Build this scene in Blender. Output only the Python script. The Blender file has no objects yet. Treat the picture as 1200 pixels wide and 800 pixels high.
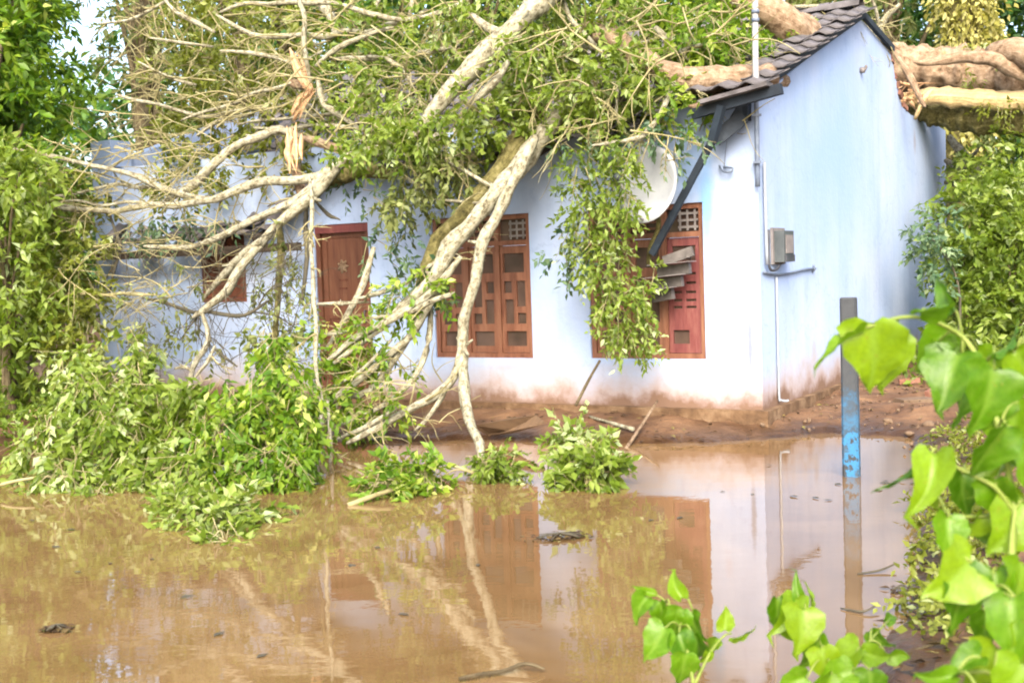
import bpy, math, random
import numpy as np
from mathutils import Vector, Matrix, Euler, noise

random.seed(7)
rng = np.random.default_rng(11)
SC = bpy.context.scene
COL = SC.collection

# ------------------------------------------------------------------ camera
FPX, PITCH, ROLL, EYE = 1400.0, 3.4, 2.0, 1.55
cam_d = bpy.data.cameras.new('camera')
cam_d.sensor_width = 36.0
cam_d.lens = 36.0 * FPX / 1200.0
cam_d.clip_end = 600.0
cam_d.clip_start = 0.05
cam_d.dof.use_dof = True
cam_d.dof.focus_distance = 11.0
cam_d.dof.aperture_fstop = 5.0
cam = bpy.data.objects.new('camera', cam_d)
COL.objects.link(cam)
CAMROT = (Matrix.Rotation(math.radians(90 - PITCH), 3, 'X') @ Matrix.Rotation(math.radians(-ROLL), 3, 'Z'))
cam.matrix_world = Matrix.Translation((0, 0, EYE)) @ CAMROT.to_4x4()
SC.camera = cam

# ------------------------------------------------------------------ light
SUN_EL, SUN_AZ = 40.0, 184.0          # azimuth measured clockwise from +Y: light comes from behind the camera
w = bpy.data.worlds.new('World')
SC.world = w
w.use_nodes = True
nt = w.node_tree
bg = nt.nodes['Background']
sky = nt.nodes.new('ShaderNodeTexSky')
sky.sky_type = 'NISHITA'
sky.sun_disc = False
sky.sun_elevation = math.radians(SUN_EL)
sky.sun_rotation = math.radians(SUN_AZ)
sky.air_density = 1.0
sky.dust_density = 6.0
sky.ozone_density = 0.6
nt.links.new(sky.outputs[0], bg.inputs[0])
bg.inputs[1].default_value = 0.15
sun_d = bpy.data.lights.new('sun', 'SUN')
sun_d.energy = 0.9
sun_d.angle = math.radians(30)
sun_d.color = (1.0, 0.96, 0.88)
sun = bpy.data.objects.new('sun', sun_d)
COL.objects.link(sun)
_a, _e = math.radians(SUN_AZ), math.radians(SUN_EL)
_to = Vector((math.sin(_a) * math.cos(_e), math.cos(_a) * math.cos(_e), math.sin(_e)))
sun.rotation_euler = _to.to_track_quat('Z', 'Y').to_euler()
SC.view_settings.view_transform = 'Standard'
SC.view_settings.look = 'None'
SC.view_settings.exposure = 2.3
SC.view_settings.gamma = 1.0
SC.cycles.filter_width = 2.0
SC.cycles.max_bounces = 8
SC.cycles.transparent_max_bounces = 8

# ------------------------------------------------------------------ where things stand
YAW = math.radians(-30.91)                       # the house is turned 31 degrees
HC = Vector((2.268, 10.84, 0.0))                 # near corner of the house, at water level
HX = Vector((math.cos(YAW), math.sin(YAW), 0))   # along the front, to the right
HY = Vector((-math.sin(YAW), math.cos(YAW), 0))  # into the house
HM = Matrix.Translation(HC) @ Matrix.Rotation(YAW, 4, 'Z')
EYEP = Vector((0, 0, EYE))

def ray(px, py):
    return CAMROT @ Vector(((px - 600) / FPX, -(py - 400) / FPX, -1.0))

def P(px, py, h):            # point seen at (px,py), h metres behind the plane of the front wall
    d = ray(px, py)
    t = ((HC - EYEP).dot(HY) + h) / d.dot(HY)
    return EYEP + d * t

def G(px, py, z=0.0):        # point seen at (px,py) at height z
    d = ray(px, py)
    return EYEP + d * ((z - EYE) / d.z)

def D(px, py, dist):         # point seen at (px,py) at a distance along the view
    return EYEP + ray(px, py) * dist

def m_per_px(p):             # metres per pixel of the 1200 px photograph at a point
    return (p - EYEP).dot(CAMROT @ Vector((0, 0, -1))) / FPX

def hl(x, y, z):             # house coordinates to world
    return HM @ Vector((x, y, z))

# ------------------------------------------------------------------ materials
def mat(name):
    m = bpy.data.materials.new(name)
    m.use_nodes = True
    n = m.node_tree
    n.nodes.clear()
    out = n.nodes.new('ShaderNodeOutputMaterial')
    return m, n, out

def N(n, t, **kw):
    x = n.nodes.new(t)
    for k, v in kw.items():
        if k.startswith('i_'):
            key = k[2:]
            key = int(key) if key.isdigit() else key.replace('_', ' ')
            x.inputs[key].default_value = v
        else:
            setattr(x, k, v)
    return x

def ramp(n, stops, fac=None):
    r = n.nodes.new('ShaderNodeValToRGB')
    e = r.color_ramp.elements
    while len(e) > 1:
        e.remove(e[0])
    e[0].position = stops[0][0]
    e[0].color = (*stops[0][1], 1)
    for p, c in stops[1:]:
        q = e.new(p)
        q.color = (*c, 1)
    if fac is not None:
        n.links.new(fac, r.inputs[0])
    return r

def noisy(name, stops, scale=6.0, rough=0.85, bump=0.3, detail=6.0, stretch=(1, 1, 1), spec=0.3, bscale=None, dist=0.02):
    m, n, out = mat(name)
    tc = N(n, 'ShaderNodeTexCoord')
    mp = N(n, 'ShaderNodeMapping')
    mp.inputs['Scale'].default_value = stretch
    n.links.new(tc.outputs['Object'], mp.inputs[0])
    nz = N(n, 'ShaderNodeTexNoise', i_Scale=scale, i_Detail=detail, i_Roughness=0.62)
    n.links.new(mp.outputs[0], nz.inputs['Vector'])
    r = ramp(n, stops, nz.outputs[0])
    b = N(n, 'ShaderNodeBsdfPrincipled', i_Roughness=rough)
    b.inputs['Specular IOR Level'].default_value = spec
    n.links.new(r.outputs[0], b.inputs['Base Color'])
    if bump:
        nb = N(n, 'ShaderNodeTexNoise', i_Scale=bscale or scale * 3, i_Detail=6.0)
        n.links.new(mp.outputs[0], nb.inputs['Vector'])
        bp = N(n, 'ShaderNodeBump', i_Strength=bump, i_Distance=dist)
        n.links.new(nb.outputs[0], bp.inputs['Height'])
        n.links.new(bp.outputs[0], b.inputs['Normal'])
    n.links.new(b.outputs[0], out.inputs[0])
    return m

def leaf_mat(name, stops, trans=0.4, rough=0.45, tcol=(1.25, 1.2, 0.5)):
    m, n, out = mat(name)
    at = N(n, 'ShaderNodeAttribute', attribute_name='tint')
    r = ramp(n, stops, at.outputs['Fac'])
    b = N(n, 'ShaderNodeBsdfPrincipled', i_Roughness=rough)
    b.inputs['Specular IOR Level'].default_value = 0.35
    n.links.new(r.outputs[0], b.inputs['Base Color'])
    tr = N(n, 'ShaderNodeBsdfTranslucent')
    mu = N(n, 'ShaderNodeMix', data_type='RGBA', blend_type='MULTIPLY')
    mu.inputs[0].default_value = 1.0
    n.links.new(r.outputs[0], mu.inputs[6])
    mu.inputs[7].default_value = (*tcol, 1)
    n.links.new(mu.outputs[2], tr.inputs[0])
    mx = N(n, 'ShaderNodeMixShader', i_0=trans)
    n.links.new(b.outputs[0], mx.inputs[1])
    n.links.new(tr.outputs[0], mx.inputs[2])
    n.links.new(mx.outputs[0], out.inputs[0])
    return m

M = {}
M['leaf_mid'] = leaf_mat('fallen tree leaves', [(0.0, (0.0566, 0.0998, 0.0079)), (0.4, (0.1133, 0.1784, 0.0158)), (0.75, (0.2005, 0.2676, 0.0462)), (1.0, (0.3661, 0.4513, 0.2376))], trans=0.5)
M['leaf_olive'] = leaf_mat('olive leaves', [(0.0, (0.0664, 0.0872, 0.0072)), (0.45, (0.1328, 0.1599, 0.0156)), (0.8, (0.2109, 0.2470, 0.0480)), (1.0, (0.3281, 0.3876, 0.2040))], trans=0.5)
M['leaf_fresh'] = leaf_mat('fresh green leaves', [(0.0, (0.0444, 0.1078, 0.0052)), (0.45, (0.1021, 0.1960, 0.0104)), (0.8, (0.2042, 0.2842, 0.0260)), (1.0, (0.3731, 0.4312, 0.1248))], trans=0.5)
M['leaf_dark'] = leaf_mat('dark green leaves', [(0.0, (0.0243, 0.0810, 0.0196)), (0.5, (0.0567, 0.1350, 0.0252)), (0.9, (0.1296, 0.2070, 0.0350)), (1.0, (0.2592, 0.3420, 0.0840))])
M['leaf_grey'] = leaf_mat('grey green leaves', [(0.0, (0.0739, 0.1029, 0.0270)), (0.5, (0.1386, 0.1715, 0.0495)), (0.9, (0.2310, 0.2646, 0.0990)), (1.0, (0.3326, 0.3724, 0.1800))], trans=0.5)
M['leaf_teal'] = leaf_mat('blue green leaves', [(0.0, (0.0403, 0.0920, 0.0517)), (0.6, (0.0920, 0.1552, 0.0759)), (1.0, (0.2185, 0.2990, 0.1495))])  # bluish leaf colour, also painted shade on leaves by the wall and eave
M['creeper'] = leaf_mat('pale creeper leaves', [(0.0, (0.1080, 0.1080, 0.0165)), (0.5, (0.2400, 0.2340, 0.0495)), (1.0, (0.5400, 0.5160, 0.2200))])
M['litter'] = leaf_mat('leaf litter', [(0.0, (0.0210, 0.0119, 0.0056)), (0.5, (0.0420, 0.0252, 0.0105)), (0.8, (0.0840, 0.0595, 0.0175)), (1.0, (0.1190, 0.1050, 0.0280))], trans=0.1, rough=0.9)

def vine_leaf_mat():
    m, n, out = mat('broad vine leaf')
    tc = N(n, 'ShaderNodeTexCoord')
    oi = N(n, 'ShaderNodeObjectInfo')
    r = ramp(n, [(0.0, (0.045, 0.13, 0.001)), (0.5, (0.095, 0.21, 0.002)), (1.0, (0.17, 0.27, 0.006))], oi.outputs['Random'])
    nz = N(n, 'ShaderNodeTexNoise', i_Scale=14.0, i_Detail=4.0)
    n.links.new(tc.outputs['Object'], nz.inputs['Vector'])
    hs = N(n, 'ShaderNodeHueSaturation')
    mr = N(n, 'ShaderNodeMapRange', i_3=0.65, i_4=1.35)
    n.links.new(nz.outputs[0], mr.inputs[0])
    n.links.new(mr.outputs[0], hs.inputs['Value'])
    n.links.new(r.outputs[0], hs.inputs['Color'])
    vein = N(n, 'ShaderNodeAttribute', attribute_name='vein')
    mx0 = N(n, 'ShaderNodeMix', data_type='RGBA')
    n.links.new(vein.outputs['Fac'], mx0.inputs[0])
    n.links.new(hs.outputs[0], mx0.inputs[6])
    mx0.inputs[7].default_value = (0.2, 0.33, 0.04, 1)
    sp = N(n, 'ShaderNodeTexNoise', i_Scale=9.0, i_Detail=6.0, i_Roughness=0.7)
    n.links.new(oi.outputs['Location'], sp.inputs['Vector'])
    av = N(n, 'ShaderNodeVectorMath', operation='ADD')
    n.links.new(tc.outputs['Object'], av.inputs[0])
    n.links.new(oi.outputs['Location'], av.inputs[1])
    n.links.new(av.outputs[0], sp.inputs['Vector'])
    spr = ramp(n, [(0.62, (0, 0, 0)), (0.7, (0.8, 0.8, 0.8))], sp.outputs[0])
    mx1 = N(n, 'ShaderNodeMix', data_type='RGBA')
    n.links.new(spr.outputs[0], mx1.inputs[0])
    n.links.new(mx0.outputs[2], mx1.inputs[6])
    mx1.inputs[7].default_value = (0.2, 0.17, 0.02, 1)
    mx0 = mx1
    b = N(n, 'ShaderNodeBsdfPrincipled', i_Roughness=0.36)
    b.inputs['Specular IOR Level'].default_value = 0.4
    n.links.new(mx0.outputs[2], b.inputs['Base Color'])
    bp = N(n, 'ShaderNodeBump', i_Strength=0.35, i_Distance=0.004)
    n.links.new(nz.outputs[0], bp.inputs['Height'])
    n.links.new(bp.outputs[0], b.inputs['Normal'])
    tr = N(n, 'ShaderNodeBsdfTranslucent')
    n.links.new(mx0.outputs[2], tr.inputs[0])
    mx = N(n, 'ShaderNodeMixShader', i_0=0.5)
    n.links.new(b.outputs[0], mx.inputs[1])
    n.links.new(tr.outputs[0], mx.inputs[2])
    n.links.new(mx.outputs[0], out.inputs[0])
    return m
M['vine'] = vine_leaf_mat()
M['stem'] = noisy('green stem', [(0.3, (0.09, 0.13, 0.015)), (0.7, (0.16, 0.2, 0.04))], 20, 0.6, 0.1)

def bark(name, stops, ring=10.0, around=1.6, fine=16.0, bump=0.8, dist=0.02, mixf=0.5):
    """bark: a pattern laid round and along the branch, mixed with lichen spots"""
    m, n, out = mat(name)
    tc = N(n, 'ShaderNodeTexCoord')
    al = N(n, 'ShaderNodeAttribute', attribute_name='bark')
    mu = N(n, 'ShaderNodeVectorMath', operation='MULTIPLY')
    mu.inputs[1].default_value = (around, around, ring)
    n.links.new(al.outputs['Vector'], mu.inputs[0])
    rings = N(n, 'ShaderNodeTexNoise', i_Scale=1.0, i_Detail=6.0, i_Roughness=0.7)
    rings.inputs['Distortion'].default_value = 0.6
    n.links.new(mu.outputs[0], rings.inputs['Vector'])
    spots = N(n, 'ShaderNodeTexNoise', i_Scale=fine, i_Detail=8.0, i_Roughness=0.72)
    n.links.new(tc.outputs['Object'], spots.inputs['Vector'])
    mx = N(n, 'ShaderNodeMix', data_type='FLOAT')
    mx.inputs[0].default_value = mixf
    n.links.new(rings.outputs[0], mx.inputs[2])
    n.links.new(spots.outputs[0], mx.inputs[3])
    r = ramp(n, stops, mx.outputs[0])
    b = N(n, 'ShaderNodeBsdfPrincipled', i_Roughness=0.9)
    b.inputs['Specular IOR Level'].default_value = 0.2
    n.links.new(r.outputs[0], b.inputs['Base Color'])
    bp = N(n, 'ShaderNodeBump', i_Strength=bump, i_Distance=dist)
    n.links.new(mx.outputs[0], bp.inputs['Height'])
    n.links.new(bp.outputs[0], b.inputs['Normal'])
    n.links.new(b.outputs[0], out.inputs[0])
    return m
M['bark_pale'] = bark('pale lichen bark', [(0.36, (0.0324, 0.0269, 0.0167)), (0.43, (0.0936, 0.0822, 0.0502)), (0.49, (0.1944, 0.1830, 0.1256)), (0.56, (0.2664, 0.2615, 0.1967)), (0.68, (0.3384, 0.3436, 0.2930))], ring=9.0, around=2.0, fine=20.0, bump=1.0, dist=0.025, mixf=0.6)
M['bark_tan'] = bark('tan bark', [(0.36, (0.0595, 0.0340, 0.0187)), (0.43, (0.1360, 0.0892, 0.0527)), (0.5, (0.2210, 0.1573, 0.1020)), (0.58, (0.2975, 0.2253, 0.1530)), (0.68, (0.3655, 0.3145, 0.2380))], ring=2.5, around=3.0, fine=11.0, bump=1.0, dist=0.06, mixf=0.65)
M['bark_moss'] = bark('mossy bark', [(0.36, (0.0213, 0.0195, 0.0081)), (0.45, (0.0680, 0.0612, 0.0198)), (0.53, (0.1275, 0.1148, 0.0405)), (0.64, (0.2210, 0.1997, 0.0990))], ring=3.0, around=3.0, fine=15.0, bump=1.0, dist=0.07, mixf=0.65)
M['bark_brown'] = bark('brown bark', [(0.36, (0.025, 0.019, 0.01)), (0.47, (0.08, 0.062, 0.034)), (0.62, (0.2, 0.17, 0.1))], ring=2.0, around=4.0, fine=9.0, dist=0.04)
M['twig'] = noisy('pale twig', [(0.3, (0.0878, 0.0739, 0.0282)), (0.5, (0.1882, 0.1704, 0.0810)), (0.75, (0.2635, 0.2474, 0.1478))], 6, 0.85, 0.2)
M['twig_dark'] = noisy('dark twig', [(0.3, (0.0225, 0.0225, 0.0158)), (0.7, (0.0720, 0.0630, 0.0405))], 8, 0.85, 0.2)
M['raw_wood'] = bark('torn raw wood', [(0.36, (0.22, 0.1, 0.04)), (0.46, (0.36, 0.21, 0.105)), (0.56, (0.44, 0.3, 0.18)), (0.68, (0.5, 0.39, 0.26))], ring=1.5, around=5.0, fine=24.0)
M['split_wood'] = bark('split pale wood', [(0.36, (0.2, 0.115, 0.04)), (0.44, (0.42, 0.3, 0.14)), (0.54, (0.54, 0.42, 0.22)), (0.68, (0.6, 0.51, 0.32))], ring=0.7, around=7.0, fine=18.0, dist=0.06, mixf=0.3)

def wall_mat():
    m, n, out = mat('pale blue limewash')
    tc = N(n, 'ShaderNodeTexCoord')
    sep = N(n, 'ShaderNodeSeparateXYZ')
    n.links.new(tc.outputs['Object'], sep.inputs[0])
    big = N(n, 'ShaderNodeTexNoise', i_Scale=0.9, i_Detail=5.0, i_Roughness=0.6)
    n.links.new(tc.outputs['Object'], big.inputs['Vector'])
    base = ramp(n, [(0.3, (0.215, 0.295, 0.45)), (0.5, (0.25, 0.32, 0.465)), (0.7, (0.29, 0.35, 0.475))], big.outputs[0])
    # rain streaks, stretched vertically
    mp = N(n, 'ShaderNodeMapping')
    mp.inputs['Scale'].default_value = (3.2, 3.2, 0.22)
    n.links.new(tc.outputs['Object'], mp.inputs[0])
    st = N(n, 'ShaderNodeTexNoise', i_Scale=1.6, i_Detail=6.0, i_Roughness=0.65)
    n.links.new(mp.outputs[0], st.inputs['Vector'])
    str_ = ramp(n, [(0.3, (0.80, 0.82, 0.86)), (0.52, (1, 1, 1))], st.outputs[0])
    m1 = N(n, 'ShaderNodeMix', data_type='RGBA', blend_type='MULTIPLY', i_0=0.55)
    n.links.new(base.outputs[0], m1.inputs[6])
    n.links.new(str_.outputs[0], m1.inputs[7])
    pn = N(n, 'ShaderNodeTexNoise', i_Scale=2.7, i_Detail=9.0, i_Roughness=0.7)
    n.links.new(tc.outputs['Object'], pn.inputs['Vector'])
    pr_ = ramp(n, [(0.36, (0.84, 0.86, 0.9)), (0.42, (1, 1, 1)), (0.6, (1, 1, 1)), (0.64, (1.0, 0.97, 0.93)), (0.7, (0.9, 0.9, 0.9))], pn.outputs[0])
    m2 = N(n, 'ShaderNodeMix', data_type='RGBA', blend_type='MULTIPLY', i_0=0.7)
    n.links.new(m1.outputs[2], m2.inputs[6])
    n.links.new(pr_.outputs[0], m2.inputs[7])
    vo = N(n, 'ShaderNodeTexVoronoi', feature='DISTANCE_TO_EDGE', i_Scale=0.75)
    wv = N(n, 'ShaderNodeVectorMath', operation='MULTIPLY_ADD')
    wv.inputs[1].default_value = (0.5, 0.5, 0.5)
    n.links.new(pn.outputs['Color'], wv.inputs[0])
    n.links.new(tc.outputs['Object'], wv.inputs[2])
    n.links.new(wv.outputs[0], vo.inputs['Vector'])
    ck = ramp(n, [(0.0, (0.55, 0.56, 0.6)), (0.006, (1, 1, 1))], vo.outputs['Distance'])
    m3 = N(n, 'ShaderNodeMix', data_type='RGBA', blend_type='MULTIPLY', i_0=0.35)
    n.links.new(m2.outputs[2], m3.inputs[6])
    n.links.new(ck.outputs[0], m3.inputs[7])
    cur = m3.outputs[2]

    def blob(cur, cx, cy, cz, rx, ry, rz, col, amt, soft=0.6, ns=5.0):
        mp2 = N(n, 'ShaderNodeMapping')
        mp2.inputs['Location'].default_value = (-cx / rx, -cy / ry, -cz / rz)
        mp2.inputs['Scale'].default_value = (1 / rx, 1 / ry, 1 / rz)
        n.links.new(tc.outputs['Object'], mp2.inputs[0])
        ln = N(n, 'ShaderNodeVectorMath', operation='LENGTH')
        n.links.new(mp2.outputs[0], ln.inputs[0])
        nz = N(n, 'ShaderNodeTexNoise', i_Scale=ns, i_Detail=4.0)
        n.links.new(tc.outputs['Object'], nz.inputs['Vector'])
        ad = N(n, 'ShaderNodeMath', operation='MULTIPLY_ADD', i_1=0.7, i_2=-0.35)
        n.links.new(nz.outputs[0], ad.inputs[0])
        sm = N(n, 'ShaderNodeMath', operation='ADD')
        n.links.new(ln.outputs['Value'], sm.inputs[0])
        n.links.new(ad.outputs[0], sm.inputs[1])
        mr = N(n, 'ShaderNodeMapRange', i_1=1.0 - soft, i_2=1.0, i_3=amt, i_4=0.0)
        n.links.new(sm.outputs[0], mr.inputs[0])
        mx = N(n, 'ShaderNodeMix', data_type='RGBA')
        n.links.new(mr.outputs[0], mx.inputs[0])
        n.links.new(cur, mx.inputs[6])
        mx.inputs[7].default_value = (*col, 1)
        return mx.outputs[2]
    # brighter blue repainted patches, a black stain, scuffs, darker areas, gable shade painted in
    cur = blob(cur, -0.50, 0, 2.10, 0.10, 0.3, 0.55, (0.12, 0.28, 0.5), 0.8)
    cur = blob(cur, -0.66, 0, 2.45, 0.28, 0.3, 0.42, (0.17, 0.27, 0.46), 0.75)
    cur = blob(cur, -0.11, 0, 0.78, 0.035, 0.3, 0.42, (0.13, 0.14, 0.18), 0.85, 0.7, 9)
    cur = blob(cur, -0.2, 0, 2.75, 0.26, 0.3, 0.32, (0.16, 0.21, 0.32), 0.75)  # darker patch below the eave
    cur = blob(cur, 0.0, 2.4, 2.6, 0.3, 2.2, 1.6, (0.18, 0.275, 0.435), 0.85, 0.9, 2)  # gable side's shade put into the colour, darker and bluer
    cur = blob(cur, 0.0, 3.3, 3.75, 0.3, 0.25, 0.5, (0.22, 0.3, 0.43), 0.5, 0.9, 4)
    cur = blob(cur, 0.0, 6.4, 3.1, 0.3, 0.10, 0.2, (0.2, 0.19, 0.22), 0.7, 0.7, 9)
    cur = blob(cur, 0.0, 6.0, 2.1, 0.3, 0.35, 0.5, (0.26, 0.32, 0.42), 0.3, 0.9, 6)
    cur = blob(cur, -0.36, 0, 1.28, 0.05, 0.3, 0.15, (0.25, 0.27, 0.36), 0.6, 0.8, 22)
    cur = blob(cur, -2.6, 0, 0.56, 0.4, 0.3, 0.06, (0.2, 0.21, 0.25), 0.6, 0.8, 9)  # darker strip below the latticed window
    cur = blob(cur, -1.2, 0, 0.57, 0.8, 0.3, 0.07, (0.26, 0.27, 0.31), 0.5, 0.8, 7)  # darker strip below the right window
    cur = blob(cur, 0.0, 1.6, 0.6, 0.3, 0.12, 0.2, (0.24, 0.22, 0.21), 0.6, 0.8, 7)
    # splashed mud near the ground: stain with its own ragged edge
    nz = N(n, 'ShaderNodeTexNoise', i_Scale=2.6, i_Detail=7.0, i_Roughness=0.65)
    n.links.new(tc.outputs['Object'], nz.inputs['Vector'])
    ad = N(n, 'ShaderNodeMath', operation='MULTIPLY_ADD', i_1=-0.55, i_2=0.27)
    n.links.new(nz.outputs[0], ad.inputs[0])
    sm = N(n, 'ShaderNodeMath', operation='ADD')
    n.links.new(sep.outputs[2], sm.inputs[0])
    n.links.new(ad.outputs[0], sm.inputs[1])
    mr = N(n, 'ShaderNodeMapRange', i_1=0.22, i_2=0.66, i_3=0.95, i_4=0.0)
    n.links.new(sm.outputs[0], mr.inputs[0])
    mud = ramp(n, [(0.0, (0.3, 0.29, 0.31)), (0.4, (0.3, 0.235, 0.185)), (0.72, (0.24, 0.155, 0.095)), (0.8, (0.18, 0.105, 0.056)), (1.0, (0.1, 0.054, 0.027))], mr.outputs[0])
    mx = N(n, 'ShaderNodeMix', data_type='RGBA')
    n.links.new(mr.outputs[0], mx.inputs[0])
    n.links.new(cur, mx.inputs[6])
    n.links.new(mud.outputs[0], mx.inputs[7])
    b = N(n, 'ShaderNodeBsdfPrincipled', i_Roughness=0.9)
    b.inputs['Specular IOR Level'].default_value = 0.2
    n.links.new(mx.outputs[2], b.inputs['Base Color'])
    fn = N(n, 'ShaderNodeTexNoise', i_Scale=16.0, i_Detail=8.0)
    n.links.new(tc.outputs['Object'], fn.inputs['Vector'])
    bp = N(n, 'ShaderNodeBump', i_Strength=0.22, i_Distance=0.02)
    n.links.new(fn.outputs[0], bp.inputs['Height'])
    n.links.new(bp.outputs[0], b.inputs['Normal'])
    n.links.new(b.outputs[0], out.inputs[0])
    return m
M['wall'] = wall_mat()
M['plinth'] = noisy('mud stained plinth', [(0.3, (0.0440, 0.0240, 0.0120)), (0.5, (0.0960, 0.0560, 0.0288)), (0.75, (0.1920, 0.1320, 0.0800))], 5, 0.9, 0.8)
M['mud'] = noisy('wet red brown mud', [(0.25, (0.0340, 0.0170, 0.0076)), (0.42, (0.0723, 0.0365, 0.0170)), (0.58, (0.1062, 0.0578, 0.0289)), (0.8, (0.1615, 0.0978, 0.0527))], 2.3, 0.6, 0.8, detail=12, bscale=7, dist=0.06)
def waterline_mud(m):
    """mud turns darker and shinier towards the waterline"""
    n = m.node_tree
    b = next(x for x in n.nodes if x.type == 'BSDF_PRINCIPLED')
    src = b.inputs['Base Color'].links[0].from_socket
    tc = next(x for x in n.nodes if x.type == 'TEX_COORD')
    sep = N(n, 'ShaderNodeSeparateXYZ')
    n.links.new(tc.outputs['Object'], sep.inputs[0])
    nz = N(n, 'ShaderNodeTexNoise', i_Scale=3.0, i_Detail=5.0)
    n.links.new(tc.outputs['Object'], nz.inputs['Vector'])
    ad = N(n, 'ShaderNodeMath', operation='MULTIPLY_ADD', i_1=0.12, i_2=-0.06)
    n.links.new(nz.outputs[0], ad.inputs[0])
    sm = N(n, 'ShaderNodeMath', operation='ADD')
    n.links.new(sep.outputs[2], sm.inputs[0])
    n.links.new(ad.outputs[0], sm.inputs[1])
    wet = N(n, 'ShaderNodeMapRange', i_1=0.03, i_2=0.10, i_3=0.45, i_4=1.0)
    n.links.new(sm.outputs[0], wet.inputs[0])
    mx = N(n, 'ShaderNodeMix', data_type='RGBA', blend_type='MULTIPLY', i_0=1.0)
    n.links.new(src, mx.inputs[6])
    n.links.new(wet.outputs[0], mx.inputs[7])
    n.links.new(mx.outputs[2], b.inputs['Base Color'])
    rg = N(n, 'ShaderNodeMapRange', i_1=0.45, i_2=1.0, i_3=0.3, i_4=0.75)
    n.links.new(wet.outputs[0], rg.inputs[0])
    n.links.new(rg.outputs[0], b.inputs['Roughness'])
waterline_mud(M['mud'])  # darkens the low mud near the water
M['wood_red'] = noisy('red brown window paint', [(0.3, (0.0842, 0.0311, 0.0165)), (0.5, (0.1320, 0.0547, 0.0305)), (0.75, (0.1797, 0.0901, 0.0541))], 5, 0.5, 0.3, stretch=(3, 3, 0.5), spec=0.4)
M['wood_dark'] = noisy('dark brown wood', [(0.3, (0.0550, 0.0192, 0.0112)), (0.6, (0.1100, 0.0390, 0.0217))], 5, 0.5, 0.2, stretch=(3, 3, 0.5))
M['wood_crimson'] = noisy('crimson lintel and shaded shutter', [(0.3, (0.0728, 0.0178, 0.0194)), (0.55, (0.1120, 0.0307, 0.0291)), (0.75, (0.1568, 0.0646, 0.0525))], 4, 0.5, 0.3, stretch=(3, 3, 0.5), spec=0.4)  # red lintel; on the shutter the redness paints in its shaded look
M['wood_door'] = noisy('brown door wood', [(0.3, (0.0612, 0.0217, 0.0119)), (0.5, (0.0918, 0.0347, 0.0184)), (0.75, (0.1275, 0.0596, 0.0336))], 4, 0.5, 0.3, stretch=(4, 4, 0.4), spec=0.4)
M['timber_blue'] = noisy('dark blue painted timber', [(0.3, (0.0040, 0.0070, 0.0120)), (0.6, (0.0100, 0.0180, 0.0290)), (0.8, (0.0350, 0.0450, 0.0575))], 5, 0.7, 0.3)
M['tile'] = noisy('weathered grey tile', [(0.25, (0.0240, 0.0222, 0.0228)), (0.45, (0.0630, 0.0588, 0.0612)), (0.6, (0.1080, 0.1008, 0.1068)), (0.78, (0.1620, 0.1530, 0.1620))], 3.5, 0.9, 0.7)
M['brick'] = noisy('bare brick', [(0.3, (0.1120, 0.0440, 0.0280)), (0.6, (0.1760, 0.0880, 0.0600)), (0.8, (0.2000, 0.1360, 0.1040))], 10, 0.9, 0.5)
M['white'] = noisy('chalky white paint', [(0.3, (0.2434, 0.2630, 0.2916)), (0.7, (0.3150, 0.3381, 0.3645))], 5, 0.6, 0.05)
M['pipe_white'] = noisy('white plastic pipe', [(0.3, (0.1719, 0.2005, 0.2387)), (0.7, (0.2291, 0.2483, 0.2721))], 5, 0.6, 0.05)
M['pipe_grey'] = noisy('galvanised pipe', [(0.3, (0.1980, 0.2035, 0.2090)), (0.7, (0.3190, 0.3245, 0.3190))], 9, 0.5, 0.1)
M['pipe_dark'] = noisy('dark blue pipe', [(0.3, (0.05, 0.07, 0.11)), (0.7, (0.12, 0.15, 0.2))], 9, 0.5, 0.1)
M['black'] = noisy('black rubber', [(0.3, (0.02, 0.022, 0.03)), (0.7, (0.05, 0.055, 0.065))], 9, 0.5, 0.0)
M['meter'] = noisy('grey meter case', [(0.3, (0.0350, 0.0433, 0.0488)), (0.7, (0.0630, 0.0746, 0.0799))], 7, 0.5, 0.1)
M['metal_grey'] = noisy('dull grey metal', [(0.3, (0.04, 0.036, 0.034)), (0.7, (0.1, 0.092, 0.088))], 7, 0.6, 0.2)
M['metal_light'] = noisy('pale grey metal', [(0.3, (0.1020, 0.0930, 0.0930)), (0.7, (0.1740, 0.1620, 0.1590))], 7, 0.6, 0.2)
M['slab'] = noisy('old wet board', [(0.3, (0.0450, 0.0275, 0.0150)), (0.6, (0.1000, 0.0625, 0.0350))], 4, 0.7, 0.4, stretch=(1, 4, 1))
M['stone'] = noisy('muddy stone', [(0.3, (0.0660, 0.0396, 0.0231)), (0.7, (0.1320, 0.0924, 0.0594))], 6, 0.9, 0.5)
M['cloth'] = noisy('faded pink cloth', [(0.3, (0.2100, 0.1500, 0.1300)), (0.7, (0.3300, 0.2650, 0.2400))], 8, 0.9, 0.5)

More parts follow.
